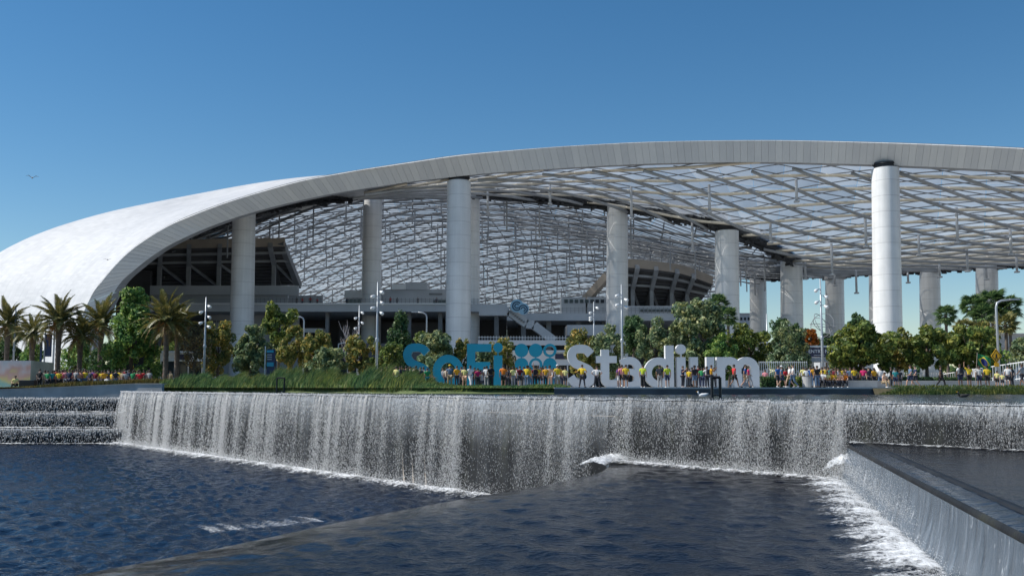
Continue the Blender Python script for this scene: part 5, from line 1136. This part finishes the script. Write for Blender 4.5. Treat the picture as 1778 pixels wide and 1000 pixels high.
def pose_joints(pose):
    J = dict(pelvis=(0, 0, .96), waist=(0, 0, 1.10), chest=(0, 0, 1.34), neck=(0, 0, 1.49), jaw=(0, -.02, 1.565), crown=(0, -.005, 1.68))
    for s, n in ((-1, 'L'), (1, 'R')):
        J['hip' + n] = (s * .09, 0, .90); J['knee' + n] = (s * .105, -.01, .50); J['ank' + n] = (s * .11, .03, .09); J['toe' + n] = (s * .13, -.13, .04)
        J['sh' + n] = (s * .175, 0, 1.42); J['el' + n] = (s * .25, .03, 1.15); J['wr' + n] = (s * .26, -.05, .92); J['hd' + n] = (s * .26, -.08, .83)
    if pose == 'phone':
        for s, n in ((-1, 'L'), (1, 'R')): J['el' + n] = (s * .27, -.16, 1.22); J['wr' + n] = (s * .10, -.33, 1.45); J['hd' + n] = (s * .05, -.37, 1.52)
    if pose == 'akimbo':
        for s, n in ((-1, 'L'), (1, 'R')): J['el' + n] = (s * .40, .08, 1.18); J['wr' + n] = (s * .22, -.06, 1.04); J['hd' + n] = (s * .17, -.09, 1.01); J['knee' + n] = (s * .16, -.01, .5); J['ank' + n] = (s * .22, .03, .09); J['toe' + n] = (s * .27, -.12, .04)
    if pose == 'walk':
        J['kneeL'] = (-.1, -.22, .53); J['ankL'] = (-.1, -.30, .11); J['toeL'] = (-.1, -.46, .10); J['kneeR'] = (.1, .06, .50); J['ankR'] = (.1, .34, .16); J['toeR'] = (.1, .24, .04)
        J['elL'] = (-.25, .14, 1.17); J['wrL'] = (-.25, .14, .94); J['hdL'] = (-.25, .12, .85); J['elR'] = (.25, -.06, 1.16); J['wrR'] = (.25, -.24, 1.0); J['hdR'] = (.25, -.31, .96)
    if pose == 'wave':
        J['elR'] = (.36, -.02, 1.58); J['wrR'] = (.33, -.06, 1.82); J['hdR'] = (.32, -.07, 1.91)
    if pose == 'sit':
        for k in ('pelvis', 'waist', 'chest', 'neck', 'jaw', 'crown'): J[k] = (J[k][0], J[k][1] - (J[k][2] - .96) * .18, J[k][2] - .48)
        for s, n in ((-1, 'L'), (1, 'R')):
            J['hip' + n] = (s * .1, -.02, .46); J['knee' + n] = (s * .14, -.44, .50); J['ank' + n] = (s * .14, -.42, .09); J['toe' + n] = (s * .15, -.58, .04)
            J['sh' + n] = (s * .175, -.09, .93); J['el' + n] = (s * .24, -.16, .68); J['wr' + n] = (s * .17, -.36, .60); J['hd' + n] = (s * .14, -.44, .60)
    return J
BR = dict(pelvis=(.145, .105), waist=(.125, .095), chest=(.16, .11), neck=.055, jaw=(.066, .078), crown=(.08, .092), hip=.088, knee=.057, ank=.04, toe=.036, sh=.062, el=.042, wr=.03, hd=(.036, .02))
ED = [('pelvis', 'waist'), ('waist', 'chest'), ('chest', 'neck'), ('neck', 'jaw'), ('jaw', 'crown')]
for n in 'LR': ED += [('pelvis', 'hip' + n), ('hip' + n, 'knee' + n), ('knee' + n, 'ank' + n), ('ank' + n, 'toe' + n), ('chest', 'sh' + n), ('sh' + n, 'el' + n), ('el' + n, 'wr' + n), ('wr' + n, 'hd' + n)]
def rad(k): return BR.get(k) or BR[k[:-1]]
def grow(r, f, a): return tuple(x * f + a for x in r) if isinstance(r, tuple) else r * f + a
PM = {}
def build_pose(pose):
    J = pose_joints(pose); nodes = {k: (J[k], rad(k)) for k in ['pelvis'] + [k for k in J if k != 'pelvis']}
    body = skin_mesh(nodes, ED); V = lambda k: Vector(J[k])
    # face and fingers joined into the body
    mb = MB(); mb.v = [tuple(v.co) for v in body.vertices]; mb.f = [tuple(p.vertices) for p in body.polygons]; nb = len(mb.f)
    hc = V('jaw').lerp(V('crown'), .45); mb.add([hc + Vector(q) for q in ((-.014, -.085, -.02), (.014, -.085, -.02), (0, -.118, -.022), (0, -.08, .03))], [(0, 1, 2), (1, 3, 2), (3, 0, 2)])
    for s in (-1, 1): mb.box(hc + Vector((s * .088, .012, 0)), (.018, .035, .06))
    for n in 'LR':
        h = V('hd' + n); d = (h - V('wr' + n)).normalized(); sd = Vector((0, 1, 0)) if abs(d.y) < .7 else Vector((1, 0, 0))
        for i, ln in enumerate((.06, .075, .08, .07)):
            b = h + sd * ((i - 1.5) * .019); k = b + d * ln * .55; cu = Vector((-.012 if n == 'R' else .012, 0, 0)); mb.tube([b, k, k + d * ln * .45 + cu], [.011, .010, .007], 5)
        b = h - d * .03 - sd * .035; mb.tube([b, b - sd * .03 + d * .03, b - sd * .035 + d * .06], [.012, .011, .008], 5)
    body = smooth(mb.mesh('body'))
    def cloth(keys, edges, f, a, over={}):
        nd = {}
        for k in keys: nd[k] = (over.get(k, J.get(k)), grow(rad(k), f, a) if k in J else a + .05)
        return skin_mesh(nd, edges)
    ov = {}; ks = ['chest', 'waist', 'pelvis', 'shL', 'shR', 'ukL', 'ukR']; up = {}
    for n in 'LR': up['uk' + n] = tuple(V('sh' + n).lerp(V('el' + n), .78))
    nd = {'chest': (J['chest'], grow(rad('chest'), 1.08, .014)), 'waist': (J['waist'], grow(rad('waist'), 1.12, .02)), 'pel': (tuple(V('pelvis') + Vector((0, 0, -.02))), grow(rad('pelvis'), 1.08, .016)), 'nk': (tuple(V('chest').lerp(V('neck'), .75)), .075)}
    for n in 'LR': nd['sh' + n] = (J['sh' + n], .082); nd['uk' + n] = (up['uk' + n], .068)
    shirt = skin_mesh(nd, [('chest', 'waist'), ('waist', 'pel'), ('chest', 'nk'), ('chest', 'shL'), ('chest', 'shR'), ('shL', 'ukL'), ('shR', 'ukR')])
    def legs(full):
        nd = {'pelvis': (J['pelvis'], grow(rad('pelvis'), 1.02, .012))}; ed = []
        for n in 'LR':
            nd['hip' + n] = (J['hip' + n], .108); ed.append(('pelvis', 'hip' + n))
            if full: nd['knee' + n] = (J['knee' + n], .078); nd['ank' + n] = (tuple(V('ank' + n) + Vector((0, 0, .02))), .062); ed += [('hip' + n, 'knee' + n), ('knee' + n, 'ank' + n)]
            else: nd['knee' + n] = (tuple(V('hip' + n).lerp(V('knee' + n), .9)), .092); ed.append(('hip' + n, 'knee' + n))
        return skin_mesh(nd, ed)
    hm = MB(); c = V('jaw').lerp(V('crown'), .62) + Vector((0, .012, .0)); n = 12; rings = []
    for i in range(7):
        a = i / 6 * 1.75; rings.append((math.sin(a), math.cos(a)))
    for r, z in rings:
        for k in range(n):
            an = 2 * math.pi * k / n; back = .5 + .5 * math.sin(an); zz = z if z > .1 else .1 + (z - .1) * back * 1.5
            hm.v.append((c.x + .097 * r * math.cos(an), c.y + .108 * r * math.sin(an), c.z + .105 * zz + .01))
    for i in range(6):
        for k in range(n): hm.f.append((i * n + k, i * n + (k + 1) % n, (i + 1) * n + (k + 1) % n, (i + 1) * n + k))
    hair = smooth(hm.mesh('hair')); shoes = MB()
    for n in 'LR':
        a, t_ = V('ank' + n), V('toe' + n); shoes.tube([a + Vector((0, .05, -.045)), a.lerp(t_, .5) + Vector((0, 0, -.02)), t_ + Vector((0, -.05, .0))], [.05, .052, .035], 8)
    sh = smooth(shoes.mesh('shoes')); bp = MB(); cc = V('chest').lerp(V('waist'), .4) + Vector((0, .19, .02)); bp.box(cc, (.30, .16, .42), 0, .85); bk = bp.mesh('backpack'); cp = MB()
    cp.lathe(V('crown') + Vector((0, 0, -.03)), [(.105, 0), (.108, .05), (.08, .1), (.03, .125)], 12).box(V('crown') + Vector((0, -.13, -.02)), (.15, .13, .015)); cap = smooth(cp.mesh('cap'))
    for m_, mt in ((body, m_skin), (shirt, m_cloth), (hair, m_hair), (sh, m_cloth), (bk, m_cloth), (cap, m_cloth)):
        m_.materials.clear(); m_.materials.append(mt)
    lf, ls = legs(True), legs(False)
    for m_ in (lf, ls): m_.materials.clear(); m_.materials.append(m_cloth)
    PM[pose] = dict(body=body, shirt=shirt, trousers=lf, shorts=ls, hair=hair, shoes=sh, backpack=bk, cap=cap)
for ps in ('stand', 'phone', 'akimbo', 'walk', 'wave', 'sit'): build_pose(ps)
COL = dict(yellow=(.82, .58, .03), gold=(.80, .40, .02), pale_yellow=(.85, .78, .30), orange=(.85, .24, .02), red=(.62, .02, .03), crimson=(.42, .012, .05), maroon=(.20, .012, .03), magenta=(.60, .02, .14), pink=(.80, .30, .34), coral=(.80, .32, .20), peach=(.80, .50, .34),
    white=(.80, .80, .80), grey=(.35, .36, .38), black=(.015, .015, .018), navy=(.018, .03, .08), blue=(.03, .12, .38), denim=(.12, .19, .30), teal=(.02, .28, .30), green=(.02, .30, .10), lime=(.50, .62, .04), dark=(.03, .035, .05), tan=(.42, .32, .2), purple=(.18, .05, .30), beige=(.6, .52, .4))
SK = [(.50, .29, .20), (.36, .20, .13), (.60, .38, .28), (.22, .12, .08)]; HR = [(.015, .012, .01), (.03, .02, .014), (.06, .035, .02), (.01, .01, .01)]
PEOPLE = []
prs = random.Random(5)
def person(px, d, shirt, bot, kind, pose, place, group, face=None, z=0.0, scale=1.0, extra=None, ph=None):
    PEOPLE.append((px, d, shirt, bot, kind, pose, place, group, face, z, scale, extra, ph))
G1 = 'visitors in front of the giant letters'; A = 'away'
def sgn(px, shirt, bot='dark', kind='trousers', pose='stand', place='', d=None, face=A, extra=None, scale=1.0): person(px, d or (78.5 + prs.uniform(0, 5)), shirt, bot, kind, pose, place, G1, face, 0, scale, extra)
pl = 'left of the teal S'
sgn(637, 'yellow', place=pl, d=93); sgn(653, 'coral', place=pl, d=92, scale=.85); sgn(663, 'white', place=pl, d=90); sgn(671, 'red', 'dark', 'shorts', 'stand', pl, 88.5 - 1.5); sgn(677, 'white', 'denim', 'trousers', 'phone', pl, 90); sgn(688, 'pale_yellow', 'grey', 'trousers', 'stand', pl)
pl = 'before the teal S'
sgn(698, 'navy', 'grey', 'trousers', 'phone', pl, extra='backpack'); sgn(705, 'black', 'dark', 'trousers', 'stand', pl); sgn(712, 'blue', 'navy', 'trousers', 'stand', pl); sgn(722, 'beige', 'dark', 'trousers', 'stand', pl, extra='backpack'); sgn(730, 'navy', 'dark', 'trousers', 'phone', pl); sgn(742, 'green', 'teal', 'trousers', 'stand', pl, scale=.85); sgn(750, 'pink', 'dark', 'trousers', 'sit', 'beside the teal o', 84.5)
pl = 'before the teal o'
sgn(769, 'grey', place=pl, d=95); sgn(781, 'denim', 'tan', 'trousers', 'stand', pl, extra='yellow cap'); sgn(793, 'gold', 'dark', 'trousers', 'stand', pl)
pl = 'before the teal F'
sgn(806.5, 'pale_yellow', 'peach', 'shorts', 'stand', pl); sgn(816.5, 'white', 'white', 'trousers', 'walk', pl, face=.6); sgn(829.5, 'magenta', 'dark', 'trousers', 'stand', pl, scale=.9); sgn(837, 'grey', 'dark', 'trousers', 'sit', pl, 83); sgn(845, 'white', 'grey', 'trousers', 'stand', pl); sgn(852, 'black', 'dark', 'trousers', 'stand', pl)
pl = 'beside the teal i'
sgn(874, 'orange', 'black', 'shorts', 'stand', pl); sgn(881, 'dark', 'dark', 'trousers', 'stand', pl, 87); sgn(886, 'navy', 'dark', 'trousers', 'stand', pl, 90)
pl = 'before the disc emblem'
sgn(891, 'pale_yellow', 'grey', 'trousers', 'stand', pl); sgn(902.5, 'maroon', 'dark', 'shorts', 'stand', pl, 79); sgn(909.5, 'dark', 'dark', 'trousers', 'stand', pl, 85); sgn(915, 'yellow', 'denim', 'trousers', 'phone', pl); sgn(928.5, 'maroon', 'dark', 'trousers', 'stand', pl, extra='backpack'); sgn(934, 'yellow', 'dark', 'shorts', 'wave', pl); sgn(938.5, 'coral', 'dark', 'shorts', 'stand', pl, 83.5); sgn(947.5, 'gold', 'dark', 'trousers', 'stand', pl, 79); sgn(954.5, 'peach', 'peach', 'trousers', 'stand', pl)
pl = 'between the emblem and the white S'
sgn(968, 'yellow', 'grey', 'shorts', 'stand', pl, 79, extra='cap'); sgn(974, 'gold', 'navy', 'trousers', 'stand', pl, 83); sgn(981.5, 'pale_yellow', 'dark', 'shorts', 'stand', pl)
sgn(1011, 'yellow', 'dark', 'trousers', 'akimbo', 'before the white S', 78); sgn(1036.5, 'white', 'dark', 'trousers', 'akimbo', 'before the white t', 81)
pl = 'before the white a'
sgn(1075.5, 'purple', 'white', 'shorts', 'stand', pl, 84); sgn(1080, 'pink', 'black', 'shorts', 'stand', pl, 80); sgn(1087, 'yellow', 'black', 'shorts', 'stand', pl, 79.5)
sgn(1116.5, 'lime', 'black', 'trousers', 'stand', 'between the white a and d', 79)
sgn(1146, 'navy', 'grey', 'trousers', 'stand', 'before the white d', 80, extra='backpack'); sgn(1159, 'lime', 'navy', 'shorts', 'stand', 'before the white d', 79.5)
sgn(1186, 'navy', 'dark', 'trousers', 'phone', 'before the second letter i', 80, .8)
pl = 'before the white u'
sgn(1197, 'yellow', 'dark', 'trousers', 'stand', pl, 84, scale=.88); sgn(1206.5, 'black', 'denim', 'shorts', 'stand', pl, 79, extra='cap'); sgn(1213, 'maroon', 'dark', 'trousers', 'stand', pl, 83); sgn(1219, 'green', 'navy', 'trousers', 'stand', pl, 82, scale=.9); sgn(1228, 'white', 'dark', 'trousers', 'phone', pl, 80, extra='backpack'); sgn(1235.5, 'gold', 'dark', 'trousers', 'phone', pl, 78.5, 1.2)
pl = 'before the letter m'
sgn(1275, 'red', 'black', 'shorts', 'walk', pl, 78.5, 1.9); sgn(1294.5, 'blue', 'tan', 'shorts', 'walk', pl, 80, 1.5, 'backpack'); sgn(1300, 'magenta', 'grey', 'trousers', 'walk', pl, 78.5, 1.5)
pl = 'right of the letter m'
sgn(1329, 'pink', 'grey', 'trousers', 'stand', pl, 99); sgn(1352, 'blue', 'dark', 'shorts', 'stand', pl, 78); sgn(1357.5, 'denim', 'navy', 'shorts', 'walk', pl, 77.5, 1.5, 'cap'); sgn(1365, 'red', 'dark', 'trousers', 'stand', pl, 92); sgn(1371.5, 'white', 'tan', 'shorts', 'walk', pl, 79, -1.5); sgn(1377.5, 'white', 'denim', 'trousers', 'walk', pl, 77.5, -1.6)
G2 = 'fans sitting and standing by the bench wall'
def bn(px, shirt, bot='dark', kind='trousers', pose='stand', d=82, face='front', place='by the bench wall', extra=None, scale=1.0): person(px, d, shirt, bot, kind, pose, place, G2, face, 0, scale, extra)
bn(1413.5, 'gold', 'denim', d=78.6, face=A, place='beside the concrete drum'); bn(1419.5, 'black', 'denim', d=78.4, face=A, place='beside the concrete drum')
for px, c in ((1430, 'white'), (1436, 'pale_yellow'), (1443, 'gold'), (1451, 'yellow'), (1458, 'peach'), (1466, 'orange')): bn(px, c, 'dark', 'trousers', 'sit', 79.25, 'front', 'seated on the bench wall', scale=1.05)
for px, c in ((1396, 'pale_yellow'), (1401, 'white'), (1408, 'blue'), (1428, 'yellow'), (1433, 'yellow'), (1439, 'teal'), (1448, 'maroon'), (1456, 'white'), (1464, 'yellow'), (1470, 'purple'), (1477, 'denim'), (1484, 'yellow'), (1500, 'magenta'), (1509, 'dark'), (1518.5, 'gold')): bn(px, c, 'dark', 'trousers', 'stand', 86 + prs.uniform(0, 5), 'front' if prs.random() < .5 else A, 'behind the bench wall')
bn(1529, 'white', 'denim', d=91, face=A, place='under the large bright tree'); bn(1535, 'peach', 'tan', 'trousers', 'sit', 86, place='under the large bright tree'); bn(1548, 'black', 'dark', d=86.5, place='under the large bright tree', face=1)
pl = 'on the path at right'
G3 = 'walkers and flag group at right'
def rg(px, shirt, bot='dark', kind='trousers', pose='stand', d=78, face=A, extra=None, place='on the path at right', scale=1.0): person(px, d, shirt, bot, kind, pose, place, G3, face, 0, scale, extra)
rg(1555.5, 'teal', 'navy', 'shorts', 'stand', 78, scale=.82); rg(1563, 'dark', 'dark', 'shorts', 'stand', 79, scale=.85); rg(1581.5, 'denim', 'navy', 'shorts', 'walk', 77.5, -1.5); rg(1590, 'navy', 'dark', 'shorts', 'walk', 79, -1.5); rg(1634, 'black', 'black', 'trousers', 'walk', 78, 1.5)
pl = 'in the flag group'
for a in ((1668, 'white', 'navy', 'shorts', 'stand', 78, A, 'backpack'), (1683.5, 'yellow', 'black', 'shorts', 'wave', 77, A, None), (1701, 'white', 'navy', 'shorts', 'stand', 78.5, A, None), (1715, 'yellow', 'black', 'shorts', 'stand', 77, A, 'cap'), (1751, 'white', 'dark', 'shorts', 'stand', 79, A, None), (1757, 'dark', 'dark', 'trousers', 'stand', 84, A, None), (1776, 'grey', 'dark', 'shorts', 'walk', 76, A, None)):
    rg(*a[:5], a[5], a[6], a[7], pl)
rg(1732, 'pale_yellow', 'black', 'shorts', 'stand', 79, A, None, pl, .78); rg(1741, 'pale_yellow', 'dark', 'shorts', 'stand', 78.5, A, None, pl, .68)
G4 = 'dense crowd at left by the mural box'
def lc(px, shirt, bot='dark', kind='trousers', pose='stand', d=101.5, face=A, extra=None, place='in the left crowd', scale=1.14): person(px, d, shirt, bot, kind, pose, place, G4, face, -.24 if d < 107 else -.1, scale, extra)
lc(27, 'pale_yellow', 'black', 'trousers', 'sit', 101, 'front', None, 'beside the mural box')
for px, c, b, k, d in ((68, 'black', 'black', 'trousers', 100.6), (77, 'beige', 'tan', 'shorts', 100.8), (82, 'green', 'dark', 'shorts', 100.5), (90, 'teal', 'dark', 'shorts', 100.7), (101.5, 'yellow', 'black', 'shorts', 100.6), (107, 'magenta', 'navy', 'trousers', 101.2), (113, 'pink', 'grey', 'trousers', 100.9), (119.5, 'navy', 'navy', 'trousers', 100.4), (131, 'grey', 'dark', 'trousers', 101.2), (138, 'coral', 'denim', 'trousers', 101.2), (147, 'yellow', 'denim', 'trousers', 101.4)):
    lc(px, c, b, k, 'stand', d)
for i, (px, c) in enumerate(((93, 'red'), (97, 'red'), (105, 'crimson'), (110, 'crimson'), (116, 'maroon'), (124, 'crimson'), (128, 'red'), (135, 'grey'), (142, 'red'), (146, 'red'), (152, 'blue'), (156, 'navy'), (160, 'purple'), (165, 'maroon'), (170, 'yellow'), (176, 'yellow'), (181, 'gold'), (188, 'dark'), (194, 'yellow'), (200, 'dark'), (206.5, 'yellow'), (212, 'tan'), (218, 'grey'), (224, 'navy'), (230, 'green'), (234, 'maroon'), (238, 'crimson'), (243, 'red'), (249, 'red'), (255, 'dark'), (259, 'grey'), (286, 'maroon'), (295, 'tan'))):
    lc(px, c, prs.choice(('dark', 'navy', 'black', 'denim')), 'trousers', 'stand', 104 + (i * 7 % 11) * .45, A if i % 3 else 'front')
lc(184, 'white', 'dark', 'trousers', 'sit', 102.5); lc(252, 'green', 'dark', 'trousers', 'sit', 104, 'front')
for i in range(24): lc(70 + i * 8.1 + prs.uniform(-2, 2), prs.choice(('red', 'yellow', 'crimson', 'gold', 'navy', 'green', 'white', 'dark')), 'dark', 'trousers', 'stand', 107.2 + prs.uniform(0, 4.5), A)
for i in range(18): bn(1393 + i * 7.4 + prs.uniform(-2, 2), prs.choice(('yellow', 'gold', 'white', 'green', 'navy', 'pale_yellow', 'red')), 'dark', 'trousers', 'stand', 91.5 + prs.uniform(0, 4), A if i % 2 else 'front', 'behind the bench wall')
for px, c in ((684, 'dark'), (694, 'grey'), (709, 'white'), (717, 'dark'), (735, 'grey'), (775, 'beige'), (801, 'navy'), (824, 'dark'), (841, 'navy'), (897, 'white'), (921, 'gold'), (942, 'navy'), (961, 'white'), (1202, 'navy'), (1223, 'purple'), (1240, 'white')): sgn(px, c, prs.choice(('dark', 'navy', 'denim')), 'trousers', 'stand', 'in the second row', 85.2 + prs.uniform(0, 1.5))
G5 = 'people at the concourse rail'
for px in (512, 522, 536, 548, 600, 676, 688, 724, 757): person(px, 199.5 + prs.uniform(0, 3), prs.choice(('dark', 'navy', 'red', 'dark')), 'dark', 'trousers', 'stand', 'at the stadium concourse rail', G5, 'front', None, 1.0, None)
zs_ = P(600, 528, 197).z
SP = dict(stand='standing', phone='taking a picture', akimbo='with hands on hips', walk='walking', wave='with one arm raised', sit='sitting')
def lab(p): 
    s, b = p[2].replace('_', ' '), p[3].replace('_', ' ')
    return f"person in {s} top and {b} {p[4]} {SP[p[5]]} {p[6]}"
from collections import defaultdict
byl = defaultdict(list)
for i, p in enumerate(sorted(PEOPLE, key=lambda q: q[0])): byl[lab(p)].append(p)
SHORT = lambda p: f"person in {p[2].replace('_', ' ')} top {SP[p[5]]} {p[6]}"
for lb, ps in byl.items():
    for i, p in enumerate(ps):
        px, d, shirt, bot, kind, pose, place, group, face, z, sc, extra, ph = p
        l2 = lb if len(ps) == 1 else lb + ', ' + (('left one', 'right one')[i] if len(ps) == 2 else ORD[i] + ' from left')
        if z is None: z = zs_
        rz = math.pi + prs.uniform(-.4, .4) if face == 'away' else prs.uniform(-.5, .5) if face == 'front' else face if face is not None else 0
        e = thing('person', l2, 'person', (PX(px, d), d, z + .005), rz, group); s = sc * prs.uniform(.96, 1.05); e.scale = (s * prs.uniform(.95, 1.12), s, s)
        m = PM[pose]
        def add(n, c): o = link(n, m[n], None, e); o.color = (*c, 1); return o
        add('body', prs.choice(SK)); add('shirt', COL[shirt]); add(kind, COL[bot]); add('shoes', prs.choice((COL['white'], COL['black'], COL['grey'])))
        add('hair', prs.choice(HR))
        if extra == 'backpack': add('backpack', COL['dark'])
        if extra and 'cap' in extra: add('cap', COL['yellow'] if 'yellow' in extra else prs.choice((COL['black'], COL['navy'], COL['white'])))
# the flag held up in the group at right
c = P(1697, 614, 77.4); e = thing('flag', 'green flag with yellow rhombus and blue disc held above the group', 'flag', (c.x, 77.4, 0))
h = c.z; mb = MB(); nx, nz = 14, 9
def fpos(u, v): return (u * 1.35 * .72, .12 * math.sin(u * 6), h - v * .85 - .55 * u * (.6 + .4 * v) + .05 * math.sin(u * 5 + v * 2))
for i in range(nx):
    for j in range(nz): mb.quad(fpos(i / nx, j / nz), fpos((i + 1) / nx, j / nz), fpos((i + 1) / nx, (j + 1) / nz), fpos(i / nx, (j + 1) / nz))
obj('cloth', mb, M('flag_green', (.005, .20, .07), .7, .15, 2), e, True)
def patch(fn, n, mat, name, dy):
    mb = MB(); ring = [fn(k / n) for k in range(n)]; c0 = (.5, .5); vs = [fpos(*c0)] + [fpos(c0[0] + (u - c0[0]) * q, c0[1] + (v - c0[1]) * q) for q in (.5, 1) for u, v in ring]
    vs = [(v[0], v[1] - dy, v[2]) for v in vs]; fs = [(0, 1 + k, 1 + (k + 1) % n) for k in range(n)] + [(1 + k, 1 + n + k, 1 + n + (k + 1) % n, 1 + (k + 1) % n) for k in range(n)]; mb.add(vs, fs); obj(name, mb, mat, e, True)
def rh(t):
    q = [(.08, .5), (.5, .1), (.92, .5), (.5, .9)]; k = t * 4; i = int(k); f = k - i; a, b = q[i % 4], q[(i + 1) % 4]; return (a[0] + (b[0] - a[0]) * f, a[1] + (b[1] - a[1]) * f)
patch(rh, 32, M('flag_yellow', (.80, .62, .03), .7, .1, 2), 'rhombus', .02); patch(lambda t: (.5 + .2 * math.cos(6.283 * t), .5 + .27 * math.sin(6.283 * t)), 28, M('flag_blue', (.01, .02, .14), .7, .1, 2), 'disc', .04)
obj('staff', MB().tube([(-.25, 0, h - 2.3), (0, 0, h + .1)], .018, 6), m_tan, e)
